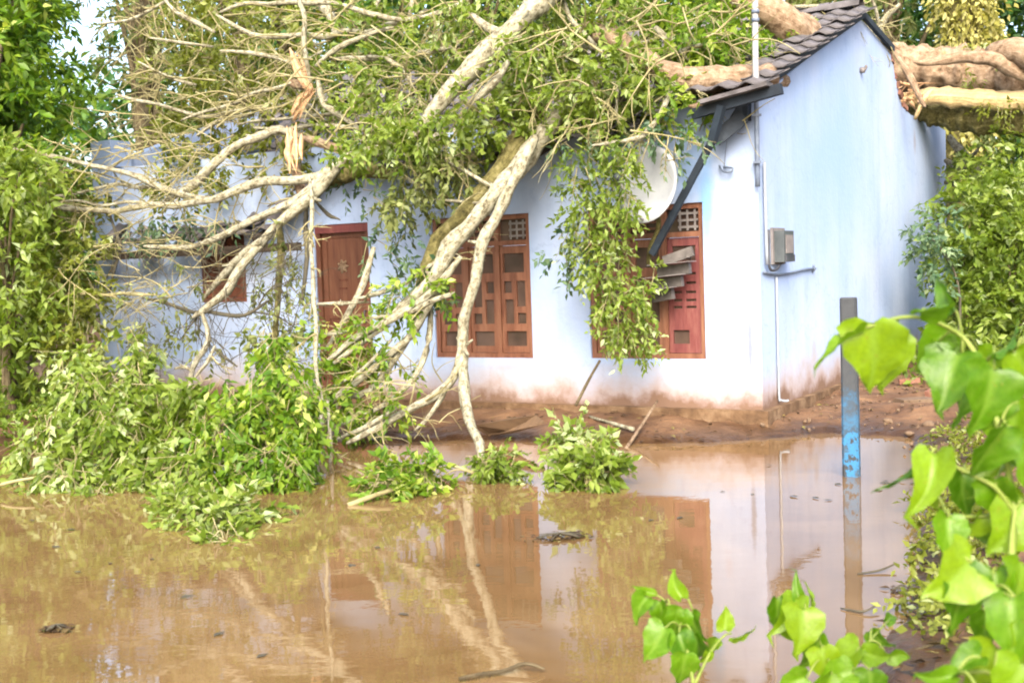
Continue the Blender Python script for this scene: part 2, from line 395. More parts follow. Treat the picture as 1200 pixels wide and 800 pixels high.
def glass_mat():
    m, n, out = mat('dark window glass')
    b = N(n, 'ShaderNodeBsdfPrincipled', i_Roughness=0.12)
    tc = N(n, 'ShaderNodeTexCoord')
    nz = N(n, 'ShaderNodeTexNoise', i_Scale=3.0, i_Detail=3.0)
    n.links.new(tc.outputs['Object'], nz.inputs['Vector'])
    r = ramp(n, [(0.3, (0.03, 0.022, 0.018)), (0.7, (0.085, 0.055, 0.045))], nz.outputs[0])
    n.links.new(r.outputs[0], b.inputs['Base Color'])
    b.inputs['IOR'].default_value = 1.5
    n.links.new(b.outputs[0], out.inputs[0])
    return m
M['glass'] = glass_mat()
M['timber_shade'] = noisy('rafters with eave shade', [(0.3, (0.014, 0.01, 0.007)), (0.7, (0.045, 0.032, 0.022))], 6, 0.9, 0.4, stretch=(1, 4, 4))  # timber colour darkened to paint in the shadow under the eave

def post_mat():
    m, n, out = mat('grey post with worn blue paint')
    tc = N(n, 'ShaderNodeTexCoord')
    sep = N(n, 'ShaderNodeSeparateXYZ')
    n.links.new(tc.outputs['Object'], sep.inputs[0])
    nz = N(n, 'ShaderNodeTexNoise', i_Scale=5.0, i_Detail=9.0, i_Roughness=0.75)
    n.links.new(tc.outputs['Object'], nz.inputs['Vector'])
    g = ramp(n, [(0.3, (0.01, 0.013, 0.017)), (0.7, (0.03, 0.035, 0.04))], nz.outputs[0])
    # paint between 0.02 and 0.62 m with a ragged upper end
    ad = N(n, 'ShaderNodeMath', operation='MULTIPLY_ADD', i_1=1.9, i_2=-0.95)
    n.links.new(nz.outputs[0], ad.inputs[0])
    sm = N(n, 'ShaderNodeMath', operation='ADD')
    n.links.new(sep.outputs[2], sm.inputs[0])
    n.links.new(ad.outputs[0], sm.inputs[1])
    pr = ramp(n, [(0.02, (0, 0, 0)), (0.05, (1, 1, 1)), (0.16, (0.9, 0.9, 0.9)), (0.22, (0.12, 0.12, 0.12)), (0.32, (0.25, 0.25, 0.25)), (0.4, (0.65, 0.65, 0.65)), (0.5, (0.35, 0.35, 0.35)), (0.62, (0.1, 0.1, 0.1)), (0.7, (0, 0, 0))], sm.outputs[0])
    mx = N(n, 'ShaderNodeMix', data_type='RGBA')
    n.links.new(pr.outputs[0], mx.inputs[0])
    n.links.new(g.outputs[0], mx.inputs[6])
    mx.inputs[7].default_value = (0.012, 0.105, 0.22, 1)
    b = N(n, 'ShaderNodeBsdfPrincipled', i_Roughness=0.75)
    n.links.new(mx.outputs[2], b.inputs['Base Color'])
    bp = N(n, 'ShaderNodeBump', i_Strength=0.4, i_Distance=0.01)
    n.links.new(nz.outputs[0], bp.inputs['Height'])
    n.links.new(bp.outputs[0], b.inputs['Normal'])
    n.links.new(b.outputs[0], out.inputs[0])
    return m
M['post'] = post_mat()

def water_mat():
    m, n, out = mat('muddy flood water')
    tc = N(n, 'ShaderNodeTexCoord')
    nz = N(n, 'ShaderNodeTexNoise', i_Scale=0.8, i_Detail=7.0, i_Roughness=0.62)
    nz.inputs['Distortion'].default_value = 1.6
    n.links.new(tc.outputs['Object'], nz.inputs['Vector'])
    r = ramp(n, [(0.3, (0.092, 0.053, 0.021)), (0.5, (0.122, 0.074, 0.032)), (0.72, (0.15, 0.095, 0.045))], nz.outputs[0])
    b = N(n, 'ShaderNodeBsdfPrincipled', i_Roughness=0.02)
    b.inputs['IOR'].default_value = 1.85
    n.links.new(r.outputs[0], b.inputs['Base Color'])
    mp = N(n, 'ShaderNodeMapping')
    mp.inputs['Scale'].default_value = (1.0, 1.7, 1)
    n.links.new(tc.outputs['Object'], mp.inputs[0])
    n1 = N(n, 'ShaderNodeTexNoise', i_Scale=3.0, i_Detail=3.0)
    n2 = N(n, 'ShaderNodeTexNoise', i_Scale=17.0, i_Detail=2.0)
    n.links.new(mp.outputs[0], n1.inputs['Vector'])
    n.links.new(mp.outputs[0], n2.inputs['Vector'])
    ma = N(n, 'ShaderNodeMath', operation='MULTIPLY_ADD', i_1=0.10)
    n.links.new(n2.outputs[0], ma.inputs[0])
    n.links.new(n1.outputs[0], ma.inputs[2])
    bp = N(n, 'ShaderNodeBump', i_Strength=0.035, i_Distance=0.03)
    n.links.new(ma.outputs[0], bp.inputs['Height'])
    n.links.new(bp.outputs[0], b.inputs['Normal'])
    n.links.new(b.outputs[0], out.inputs[0])
    return m
M['water'] = water_mat()

# ------------------------------------------------------------------ objects
def tag(o, label=None, cat=None, group=None, kind=None):
    if label: o['label'] = label
    if cat: o['category'] = cat
    if group: o['group'] = group
    if kind: o['kind'] = kind
    return o

def empty(name, loc, label, cat, group=None, rot=None):
    o = bpy.data.objects.new(name, None)
    o.empty_display_size = 0.1
    COL.objects.link(o)
    o.location = loc
    if rot is not None:
        o.rotation_euler = rot
    return tag(o, label, cat, group)

def link(name, me, parent=None):
    o = bpy.data.objects.new(name, me)
    COL.objects.link(o)
    if parent is not None:
        o.parent = parent
    return o

class MB:
    """collects shapes in one mesh"""
    def __init__(s):
        s.v, s.f, s.sm, s.al = [], [], [], {}

    def add(s, verts, faces, smooth=False):
        b = len(s.v)
        s.v.extend([tuple(p) for p in verts])
        s.f.extend([tuple(i + b for i in f) for f in faces])
        s.sm.extend([smooth] * len(faces))

    def box(s, lo, hi, M_=None):
        x0, y0, z0 = lo
        x1, y1, z1 = hi
        v = [Vector(p) for p in ((x0, y0, z0), (x1, y0, z0), (x1, y1, z0), (x0, y1, z0), (x0, y0, z1), (x1, y0, z1), (x1, y1, z1), (x0, y1, z1))]
        if M_ is not None:
            v = [M_ @ p for p in v]
        s.add(v, [(0, 3, 2, 1), (4, 5, 6, 7), (0, 1, 5, 4), (1, 2, 6, 5), (2, 3, 7, 6), (3, 0, 4, 7)])

    def bar(s, a, b, w_, h_, up=Vector((0, 0, 1))):
        a, b = Vector(a), Vector(b)
        d = (b - a)
        L = d.length
        d.normalize()
        x = d.cross(up)
        if x.length < 1e-3:
            x = Vector((1, 0, 0))
        x.normalize()
        y = x.cross(d)
        Mx = Matrix((x, d, y)).transposed().to_4x4()
        Mx.translation = a
        s.box((-w_ / 2, 0, -h_ / 2), (w_ / 2, L, h_ / 2), Mx)

    def tube(s, pts, rad, sides=8, bump=0.0, cap=True, res=4):
        pts = [Vector(p) for p in pts]
        if not isinstance(rad, (list, tuple)):
            rad = [rad] * len(pts)
        if len(rad) == 2 and len(pts) > 2:
            r0, r1 = rad
            rad = [r0 + (r1 - r0) * i / (len(pts) - 1) for i in range(len(pts))]
        if res > 1 and len(pts) > 2:
            q, rr = [], []
            for i in range(len(pts) - 1):
                p0 = pts[max(i - 1, 0)]; p1 = pts[i]; p2 = pts[i + 1]; p3 = pts[min(i + 2, len(pts) - 1)]
                for k in range(res):
                    t = k / res
                    q.append(0.5 * ((2 * p1) + (p2 - p0) * t + (2 * p0 - 5 * p1 + 4 * p2 - p3) * t * t + (3 * p1 - p0 - 3 * p2 + p3) * t ** 3))
                    rr.append(rad[i] + (rad[i + 1] - rad[i]) * t)
            q.append(pts[-1]); rr.append(rad[-1])
            pts, rad = q, rr
        ref = Vector((0.13, 0.37, 0.92)).normalized()
        V, F = [], []
        n = len(pts)
        run = random.random() * 50
        base_i = len(s.v)
        for i, p in enumerate(pts):
            run += (p - pts[i - 1]).length if i else 0
            for k in range(sides):
                s.al[base_i + i * sides + k] = (math.cos(2 * math.pi * k / sides), math.sin(2 * math.pi * k / sides), run)
            t = (pts[min(i + 1, n - 1)] - pts[max(i - 1, 0)])
            if t.length < 1e-9:
                t = Vector((0, 0, 1))
            t.normalize()
            x = t.cross(ref)
            if x.length < 0.05:
                x = t.cross(Vector((1, 0, 0)))
            x.normalize()
            y = t.cross(x)
            for k in range(sides):
                a = 2 * math.pi * k / sides
                d = x * math.cos(a) + y * math.sin(a)
                r = rad[i]
                if bump:
                    r *= 1 + bump * noise.fractal((p + d * r) * (0.55 / max(r, 0.02)), 0.75, 2.3, 4) * 1.3
                V.append(p + d * r)
        for i in range(n - 1):
            for k in range(sides):
                k2 = (k + 1) % sides
                F.append((i * sides + k, i * sides + k2, (i + 1) * sides + k2, (i + 1) * sides + k))
        if cap:
            F.append(tuple(range(sides))[::-1])
            F.append(tuple((n - 1) * sides + k for k in range(sides)))
        s.add(V, F, True)

    def prism(s, poly, x0, x1):      # poly in (y,z), extruded along x
        n = len(poly)
        v = [(x0, y, z) for y, z in poly] + [(x1, y, z) for y, z in poly]
        f = [tuple(range(n))[::-1], tuple(range(n, 2 * n))]
        for i in range(n):
            j = (i + 1) % n
            f.append((i, j, n + j, n + i))
        s.add(v, f)

    def grid_wall(s, xs, zs, filled, y0, y1, flip=False):
        """a board in the x-z plane with rectangular holes, front at y0, back at y1"""
        nx, nz = len(xs), len(zs)
        fil = [[filled((xs[i] + xs[i + 1]) / 2, (zs[j] + zs[j + 1]) / 2) for j in range(nz - 1)] for i in range(nx - 1)]
        V, F = [], []
        idx = {}
        def vid(i, j, k):
            key = (i, j, k)
            if key not in idx:
                idx[key] = len(V)
                V.append((xs[i], y0 if k == 0 else y1, zs[j]))
            return idx[key]
        g = lambda i, j: 0 <= i < nx - 1 and 0 <= j < nz - 1 and fil[i][j]
        for i in range(nx - 1):
            for j in range(nz - 1):
                if not fil[i][j]:
                    continue
                F.append((vid(i, j, 0), vid(i + 1, j, 0), vid(i + 1, j + 1, 0), vid(i, j + 1, 0)))
                F.append((vid(i, j, 1), vid(i, j + 1, 1), vid(i + 1, j + 1, 1), vid(i + 1, j, 1)))
                if not g(i - 1, j): F.append((vid(i, j, 0), vid(i, j + 1, 0), vid(i, j + 1, 1), vid(i, j, 1)))
                if not g(i + 1, j): F.append((vid(i + 1, j, 0), vid(i + 1, j, 1), vid(i + 1, j + 1, 1), vid(i + 1, j + 1, 0)))
                if not g(i, j - 1): F.append((vid(i, j, 0), vid(i, j, 1), vid(i + 1, j, 1), vid(i + 1, j, 0)))
                if not g(i, j + 1): F.append((vid(i, j + 1, 0), vid(i + 1, j + 1, 0), vid(i + 1, j + 1, 1), vid(i, j + 1, 1)))
        s.add(V, F)

    def mesh(s, name, material, off=None):
        me = bpy.data.meshes.new(name)
        v = s.v
        if off is not None:
            v = [(p[0] - off[0], p[1] - off[1], p[2] - off[2]) for p in v]
        me.from_pydata(v, [], s.f)
        me.polygons.foreach_set('use_smooth', s.sm)
        if s.al:
            at = me.attributes.new('bark', 'FLOAT_VECTOR', 'POINT')
            arr = np.zeros((len(v), 3), np.float32)
            arr[list(s.al.keys())] = list(s.al.values())
            at.data.foreach_set('vector', arr.ravel())
        me.materials.append(material)
        me.update()
        return me

    def build(s, name, material, parent=None, world=True):
        off = parent.location if (parent is not None and world) else None
        if parent is not None and world and parent.parent is not None:
            off = parent.location + parent.parent.location
        return link(name, s.mesh(name, material, off), parent)

    def thing(s, name, material, label, cat, group=None):
        """one-mesh thing: origin at its lowest centre"""
        xs = [p[0] for p in s.v]; ys = [p[1] for p in s.v]; zs = [p[2] for p in s.v]
        o0 = Vector(((min(xs) + max(xs)) / 2, (min(ys) + max(ys)) / 2, min(zs)))
        o = link(name, s.mesh(name, material, o0))
        o.location = o0
        return tag(o, label, cat, group)

# ------------------------------------------------------------------ leaves
class Leaves:
    """many small folded leaves gathered in one mesh"""
    def __init__(s):
        s.p, s.d, s.n, s.l, s.w, s.t = [], [], [], [], [], []
        s.tw = MB()

    def put(s, p, d, n, l, w_, t):
        s.p.append(p); s.d.append(d); s.n.append(n); s.l.append(l); s.w.append(w_); s.t.append(t)

    def cloud(s, c, r, sprays, size=0.1, per=12, droop=0.5, hollow=0.35, tint=0.5, spread=0.4, aspect=0.46, frame=None, length=2.5):
        """sprays of leaves in an ellipsoid; frame columns are its axes"""
        c = np.array(c, float)
        r = np.array(r, float)
        A = np.array(frame, float) if frame is not None else np.eye(3)
        u = rng.normal(size=(sprays, 3))
        u /= np.linalg.norm(u, axis=1)[:, None]
        rad = (hollow + (1 - hollow) * rng.random(sprays)) ** 0.6
        loc = u * rad[:, None] * r
        o = c + loc @ A.T
        dr = u @ A.T * 0.7 + rng.normal(size=(sprays, 3)) * 0.6
        dr[:, 2] -= droop
        dr /= np.linalg.norm(dr, axis=1)[:, None]
        cl = rng.normal(0, 0.16, sprays) + tint
        k = np.arange(per)
        f = (k + 0.5) / per
        L = size * length * (0.6 + 0.8 * rng.random(sprays))
        pos = o[:, None, :] + dr[:, None, :] * (f[None, :, None] * L[:, None, None])
        pos[:, :, 2] -= (f[None, :] ** 2) * L[:, None] * droop * 0.6
        side = np.cross(dr, rng.normal(size=(sprays, 3)))
        side /= np.linalg.norm(side, axis=1)[:, None] + 1e-9
        sg = np.where(k % 2 == 0, 1.0, -1.0)
        ld = dr[:, None, :] * 0.75 + side[:, None, :] * sg[None, :, None] * 0.8 + rng.normal(size=(sprays, per, 3)) * spread
        ld[:, :, 2] -= droop * 0.45
        ld /= np.linalg.norm(ld, axis=2)[:, :, None]
        up = rng.normal(size=(sprays, per, 3)) * 0.55
        up[:, :, 2] += 0.8
        up[:, :, 1] -= 0.35
        ln = size * (0.65 + 0.7 * rng.random((sprays, per)))
        s.p.append(pos.reshape(-1, 3)); s.d.append(ld.reshape(-1, 3)); s.n.append(up.reshape(-1, 3))
        s.l.append(ln.reshape(-1)); s.w.append((ln * aspect * (0.8 + 0.5 * rng.random((sprays, per)))).reshape(-1))
        tt = cl[:, None] + rng.normal(0, 0.17, (sprays, per))
        s.t.append(tt.reshape(-1))
        return o, dr, L

    def mesh(s, name, material, off):
        p = np.concatenate(s.p); d = np.concatenate(s.d); n = np.concatenate(s.n)
        l = np.concatenate(s.l)[:, None]; w_ = np.concatenate(s.w)[:, None]; t = np.clip(np.concatenate(s.t), 0, 1)
        sd = np.cross(d, n); sd /= np.linalg.norm(sd, axis=1)[:, None] + 1e-9
        nn = np.cross(sd, d)
        p = p - np.array(off)[None, :]
        base = p
        mid = p + d * l * 0.5 - nn * w_ * 0.12
        L_ = p + d * l * 0.42 + sd * w_ * 0.5 + nn * w_ * 0.12
        R_ = p + d * l * 0.42 - sd * w_ * 0.5 + nn * w_ * 0.12
        tip = p + d * l - nn * l * 0.12
        V = np.stack([base, mid, tip, L_, R_], 1).reshape(-1, 3)
        m = len(p)
        b = (np.arange(m) * 5)[:, None]
        F = np.concatenate([b + np.array([[0, 1, 2, 3]]), b + np.array([[0, 4, 2, 1]])], 1).reshape(-1, 4)
        me = bpy.data.meshes.new(name)
        me.vertices.add(len(V)); me.vertices.foreach_set('co', V.ravel().astype(np.float32))
        me.loops.add(F.size); me.loops.foreach_set('vertex_index', F.ravel().astype(np.int32))
        me.polygons.add(len(F)); me.polygons.foreach_set('loop_start', (np.arange(len(F)) * 4).astype(np.int32))
        me.update(calc_edges=True)
        at = me.attributes.new('tint', 'FLOAT', 'POINT')
        at.data.foreach_set('value', np.repeat(t, 5).astype(np.float32))
        me.materials.append(material)
        me.update()
        return me

    def build(s, name, material, parent=None, off=None, stuff=True):
        if off is None:
            off = (0, 0, 0) if parent is None else tuple(parent.location)
        o = link(name, s.mesh(name, material, off), parent)
        if parent is None:
            o.location = off
        if stuff and parent is not None:
            o['kind'] = 'stuff'
        return o

CAMAX = np.array(CAMROT)      # columns: image right, image up, towards the camera

def pxcloud(L, px, py, h, rx, ry, rdepth, sprays, dist=None, **kw):
    """a clump of leaf sprays with its outline given in photo pixels, h metres behind the front wall"""
    p = P(px, py, h) if dist is None else D(px, py, dist)
    k = m_per_px(p)
    return L.cloud(p, (rx * k, ry * k, rdepth), sprays, frame=CAMAX, **kw)

# ================================================================== THE GROUND AND THE WATER
shore_px = [(-700, 545), (-250, 548), (0, 543), (60, 525), (150, 505), (300, 503), (420, 518), (500, 517), (560, 516), (700, 519), (800, 518),
            (890, 516), (930, 510), (965, 506), (1010, 509), (1060, 512), (1084, 540), (1094, 600), (1088, 650), (1062, 710), (1045, 760), (1040, 800)]
shore = [G(*q).xy for q in shore_px]
shore = [Vector((-60, shore[0].y + 14))] + shore + [Vector((1.32, 3.2)), Vector((1.25, 1.9)), Vector((-6, 1.3)), Vector((-60, 2.0))]
SA = np.array([tuple(p) for p in shore])

def land_dist(X, Y):
    """signed distance to the shore line, positive on land"""
    n = len(SA)
    best = np.full(X.shape, 1e9)
    ins = np.zeros(X.shape, bool)
    for i in range(n):
        a = SA[i]; b = SA[(i + 1) % n]
        e = b - a
        tt = np.clip(((X - a[0]) * e[0] + (Y - a[1]) * e[1]) / (e @ e), 0, 1)
        best = np.minimum(best, np.hypot(X - a[0] - tt * e[0], Y - a[1] - tt * e[1]))
        c = ((a[1] > Y) != (b[1] > Y)) & (X < (b[0] - a[0]) * (Y - a[1]) / (b[1] - a[1] + 1e-12) + a[0])
        ins ^= c
    return np.where(ins, -best, best)

def axis(lo, hi, fine_lo, fine_hi, step, far=1.35):
    a = list(np.arange(fine_lo, fine_hi, step))
    s_ = step
    x = a[-1]
    while x < hi:
        s_ *= far; x += s_; a.append(x)
    s_ = step; x = a[0]; pre = []
    while x > lo:
        s_ *= far; x -= s_; pre.append(x)
    return np.array(pre[::-1] + a)

def fnoise(X, Y, sc, seed=0):
    out = np.empty(X.shape)
    xf = X.ravel(); yf = Y.ravel(); o = out.ravel()
    for i in range(len(xf)):
        o[i] = noise.fractal(Vector((xf[i] * sc, yf[i] * sc, seed)), 0.9, 2.0, 4)
    return out

gx = axis(-220, 220, -8.0, 8.0, 0.09)
gy = axis(-120, 260, 1.5, 15.0, 0.09)
GX, GY = np.meshgrid(gx, gy)
dl = land_dist(GX, GY)
nz_ = fnoise(GX, GY, 1.3)
nz2 = fnoise(GX, GY, 5.0, 3)
dl2 = dl + nz_ * 0.10 + nz2 * 0.03
GZ = np.where(dl2 > 0, np.minimum(0.02 + 0.115 * np.minimum(dl2, 0.9) ** 0.8 + 0.01 * np.clip(dl2 - 0.9, 0, 40), 0.6), np.maximum(dl2 * 0.5, -0.35))
GZ += np.where(dl2 > 0.02, 0.03 * nz2 + 0.05 * nz_ * np.clip(dl2, 0, 1), 0.0)
GZ = np.where((dl2 > 0) & (GZ < 0.012), 0.012, GZ)

def ground_z(x, y):
    i = min(max(int(np.searchsorted(gx, x)) - 1, 0), len(gx) - 2)
    j = min(max(int(np.searchsorted(gy, y)) - 1, 0), len(gy) - 2)
    return float(max(GZ[j, i], GZ[j, i + 1], GZ[j + 1, i], GZ[j + 1, i + 1]))

def grid_obj(name, X, Y, Z, material):
    h_, w_ = X.shape
    V = np.stack([X, Y, Z], -1).reshape(-1, 3)
    i = np.arange(h_ * w_).reshape(h_, w_)
    F = np.stack([i[:-1, :-1], i[:-1, 1:], i[1:, 1:], i[1:, :-1]], -1).reshape(-1, 4)
    me = bpy.data.meshes.new(name)
    me.vertices.add(len(V)); me.vertices.foreach_set('co', V.ravel().astype(np.float32))
    me.loops.add(F.size); me.loops.foreach_set('vertex_index', F.ravel().astype(np.int32))
    me.polygons.add(len(F)); me.polygons.foreach_set('loop_start', (np.arange(len(F)) * 4).astype(np.int32))
    me.polygons.foreach_set('use_smooth', [True] * len(F))
    me.update(calc_edges=True)
    me.materials.append(material)
    return link(name, me)

g = grid_obj('ground', GX, GY, GZ, M['mud'])
tag(g, 'brown mud bank and ground around the house', None, None, 'structure')
wx, wy = np.meshgrid(np.linspace(-70, 70, 29), np.linspace(-2, 40, 15))
wat = grid_obj('water', wx, wy, np.zeros_like(wx), M['water'])
tag(wat, 'muddy brown flood water mirroring the house', None, None, 'structure')

# ================================================================== THE HOUSE
house = empty('house', HC, 'pale blue single storey house crushed by a fallen tree', 'house', rot=(0, 0, YAW))
HL, HD, WT = 8.70, 8.5, 0.22       # length, depth, wall thickness
W2 = (-1.74, -0.54, 0.66, 2.12)
W1 = (-3.59, -2.40, 0.655, 2.12)
DR = (-5.19, -4.43, 0.24, 2.13)
WS = (-6.98, -6.25, 1.29, 2.16)
openings = [W2, W1, DR, WS]
def fz(x, z):
    return not any(a < x < b and c < z < d for a, b, c, d in openings)
xs = sorted({-HL + WT, -WT} | {o[0] for o in openings} | {o[1] for o in openings})
zs = sorted({0.05, 3.0} | {o[2] for o in openings} | {o[3] for o in openings})
b = MB(); b.grid_wall(xs, zs, fz, 0.0, WT)
b.build('front_wall', M['wall'], house, world=False)
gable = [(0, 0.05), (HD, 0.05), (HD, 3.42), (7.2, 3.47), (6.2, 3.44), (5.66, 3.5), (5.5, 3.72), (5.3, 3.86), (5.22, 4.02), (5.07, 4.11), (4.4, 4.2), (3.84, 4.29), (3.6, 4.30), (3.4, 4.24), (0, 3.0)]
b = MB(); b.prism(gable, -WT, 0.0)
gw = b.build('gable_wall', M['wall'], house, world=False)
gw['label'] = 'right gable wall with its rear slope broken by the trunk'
gl = [(0, 0.05), (HD, 0.05), (HD, 3.0), (7.2, 3.05), (3.9, 4.2), (3.6, 4.3), (0, 3.05)]
b = MB(); b.prism(gl, -HL, -HL + WT)
b.build('gable_wall', M['wall'], house, world=False)
b = MB(); b.box((-HL + WT, HD - WT, 0.05), (-WT, HD, 3.0))
b.build('back_wall', M['wall'], house, world=False)
b = MB(); b.box((-HL - 0.06, -0.03, 0.05), (-HL + 0.3, -0.001, 3.36)); b.box((-HL - 0.06, -0.001, 3.03), (-HL + 0.3, 0.3, 3.36))
b.build('corner_pier', M['wall'], house, world=False)
# broken brick edge
for i, (y, z) in enumerate([(5.12, 4.08), (5.2, 4.0), (5.27, 3.9), (5.36, 3.82), (5.46, 3.74), (5.53, 3.63), (5.6, 3.54), (5.72, 3.5), (5.9, 3.48)]):
    b = MB()
    Mx = Matrix.Translation((-0.11 + random.uniform(-.02, .05), y, z + 0.02)) @ Euler((random.uniform(-.5, .3), random.uniform(-.2, .2), random.uniform(-.3, .3))).to_matrix().to_4x4()
    b.box((-0.105, -0.06, -0.035), (0.105, 0.06, 0.035), Mx)
    b.build('brick', M['brick'], gw, world=False)
# plinth: a low ledge along the front and the gable
b = MB()
b.box((-HL - 0.06, -0.07, -0.25), (0.0, 0.0, 0.20))
b.box((0.0, -0.07, -0.25), (0.07, HD, 0.197))
b.build('plinth', M['plinth'], house, world=False)

# ---- windows
def board_with_holes(b, x0, x1, z0, z1, holes, y0, y1):
    xs = sorted({x0, x1} | {h[0] for h in holes} | {h[1] for h in holes})
    zs = sorted({z0, z1} | {h[2] for h in holes} | {h[3] for h in holes})
    b.grid_wall(xs, zs, lambda x, z: not any(a < x < c and d < z < e for a, c, d, e in holes), y0, y1)

LAT = [(.10, .86, .07, .25), (.10, .38, .33, .44), (.56, .88, .33, .57), (.12, .44, .50, .73), (.58, .88, .63, .73), (.14, .88, .80, .94)]
SLITS = [(.14, .42, y, y + .022) for y in (.30, .38, .46, .53, .59)] + [(.54, .86, y, y + .022) for y in (.30, .38, .46, .53, .59)] + [(.14, .86, .07, .20), (.12, .62, .80, .92)]

def window(rect, ncas, transom, style, label=None, mats=None):
    x0, x1, z0, z1 = rect
    fr = 0.05
    mats = mats or [M['wood_red']] * ncas
    zt = z1 - transom
    holes = []
    iw = (x1 - x0 - fr * (ncas + 1)) / ncas
    for i in range(ncas):
        a = x0 + fr + i * (iw + fr)
        holes.append((a, a + iw, z0 + fr, zt - fr / 2))
        if transom:
            holes.append((a, a + iw, zt + fr / 2, z1 - fr))
    b = MB(); board_with_holes(b, x0, x1, z0, z1, holes, 0.025, 0.12)
    wn = b.build('window', M['wood_dark'] if style == 'small' else M['wood_red'], house, world=False)
    if label: wn['label'] = label
    for i in range(ncas):
        a = x0 + fr + i * (iw + fr) + 0.004
        c0, c1, d0, d1 = a, a + iw - 0.008, z0 + fr + 0.004, zt - fr / 2 - 0.004
        W_, H_ = c1 - c0, d1 - d0
        pat = SLITS if (style == 'right' and i == ncas - 1) else LAT
        if style == 'small':
            pat = [(.14, .86, .06, .30), (.14, .86, .36, .62), (.14, .86, .68, .94)]
        hs = []
        for (u0, u1, v0, v1) in pat:
            if i % 2 == 1 and pat is LAT:
                u0, u1 = 1 - u1, 1 - u0
            hs.append((c0 + u0 * W_, c0 + u1 * W_, d1 - v1 * H_, d1 - v0 * H_))
        b = MB(); board_with_holes(b, c0, c1, d0, d1, hs, 0.045, 0.085)
        b.build('casement', mats[i], wn, world=False)
        for hx0, hx1, hz0, hz1 in hs:
            b = MB(); b.box((hx0 - .004, 0.068, hz0 - .004), (hx1 + .004, 0.074, hz1 + .004))
            b.build('shutter_panel' if style == 'small' else 'pane', M['wood_dark'] if style == 'small' else M['glass'], wn, world=False)
        if transom:
            a0, a1, e0, e1 = c0, c1, zt + fr / 2, z1 - fr
            b = MB(); b.box((a0 - .006, 0.075, e0 - .002), (a1 + .006, 0.081, e1 + .002))
            b.build('pane', M['glass'], wn, world=False)
            bm_ = M['metal_light'] if i == ncas - 1 else M['wood_red']
            for k in range(3):
                b = MB()
                zz = e0 + (k + 0.7) * (e1 - e0) / 3.4
                lo = a0 + (0.35 if i == ncas - 1 else 0.06) * W_
                b.box((lo, 0.045, zz - .011), (a0 + .97 * W_, 0.06, zz + .011))
                b.build('louvre', bm_, wn, world=False)
            for k in range(3 if i == ncas - 1 else 1):
                b = MB()
                xx = a0 + (0.42 + 0.23 * k) * W_ if i == ncas - 1 else a0 + 0.5 * W_
                b.box((xx - .01, 0.04, e0 + .01), (xx + .01, 0.0445, e1 - .01))
                b.build('grille_bar', bm_, wn, world=False)
    return wn
window(W1, 3, 0.29, 'main', 'red brown window with latticed panes beside the leaning limbs')
window(W2, 3, 0.29, 'right', 'red brown window with a slotted shutter coloured redder for its shade', [M['wood_red'], M['wood_red'], M['wood_crimson']])
window(WS, 2, 0.0, 'small', 'small high wooden window with closed shutters', [M['wood_dark']] * 2)

# ---- door
x0, x1, z0, z1 = DR
b = MB(); board_with_holes(b, x0, x1, z0, z1, [(x0 + .06, x1 - .06, z0 - .0, z1 - .09)], 0.02, 0.12)
door = b.build('door', M['wood_door'], house, world=False)
door['label'] = 'brown carved door under a red lintel'
b = MB(); b.box((x0 - .004, 0.012, z1 - .095), (x1 + .004, 0.09, z1 + .004))
b.build('lintel', M['wood_crimson'], door, world=False)
b = MB()
hs = [(x0 + .13, x1 - .13, 1.22, 1.98), (x0 + .13, x1 - .13, .42, 1.08)]
board_with_holes(b, x0 + .063, x1 - .063, z0, z1 - .093, hs, 0.055, 0.1)
b.build('door_leaf', M['wood_door'], door, world=False)
for h in hs:
    b = MB(); b.box((h[0] - .004, 0.066, h[2] - .004), (h[1] + .004, 0.08, h[3] + .004))
    b.build('door_panel', M['wood_door'], door, world=False)
cx, cz = (x0 + x1) / 2 - .04, 1.66
b = MB()
for k in range(7):      # one carved floral boss
    a = 2 * math.pi * k / 7
    q = Vector((cx + math.cos(a) * .05, 0.062, cz + math.sin(a) * .05))
    b.tube([Vector((cx, 0.058, cz)), q, q + Vector((math.cos(a) * .03, 0.004, math.sin(a) * .03))], [0.012, 0.02, 0.006], 6)
b.build('carving', M['bark_tan'], door, world=False)
for z_, dx in ((cz - .15, .0), (cz - .245, -.01)):
    b = MB(); b.box((cx - .055 + dx, 0.056, z_ - .01), (cx + .055 + dx, 0.0655, z_ + .01))
    b.build('carved_line', M['wood_dark'], door, world=False)
b = MB(); b.tube([(x1 - .11, 0.05, 1.15), (x1 - .11, 0.02, 1.16), (x1 - .11, 0.02, 1.05), (x1 - .11, 0.05, 1.04)], 0.008, 6)
b.build('handle', M['metal_grey'], door, world=False)

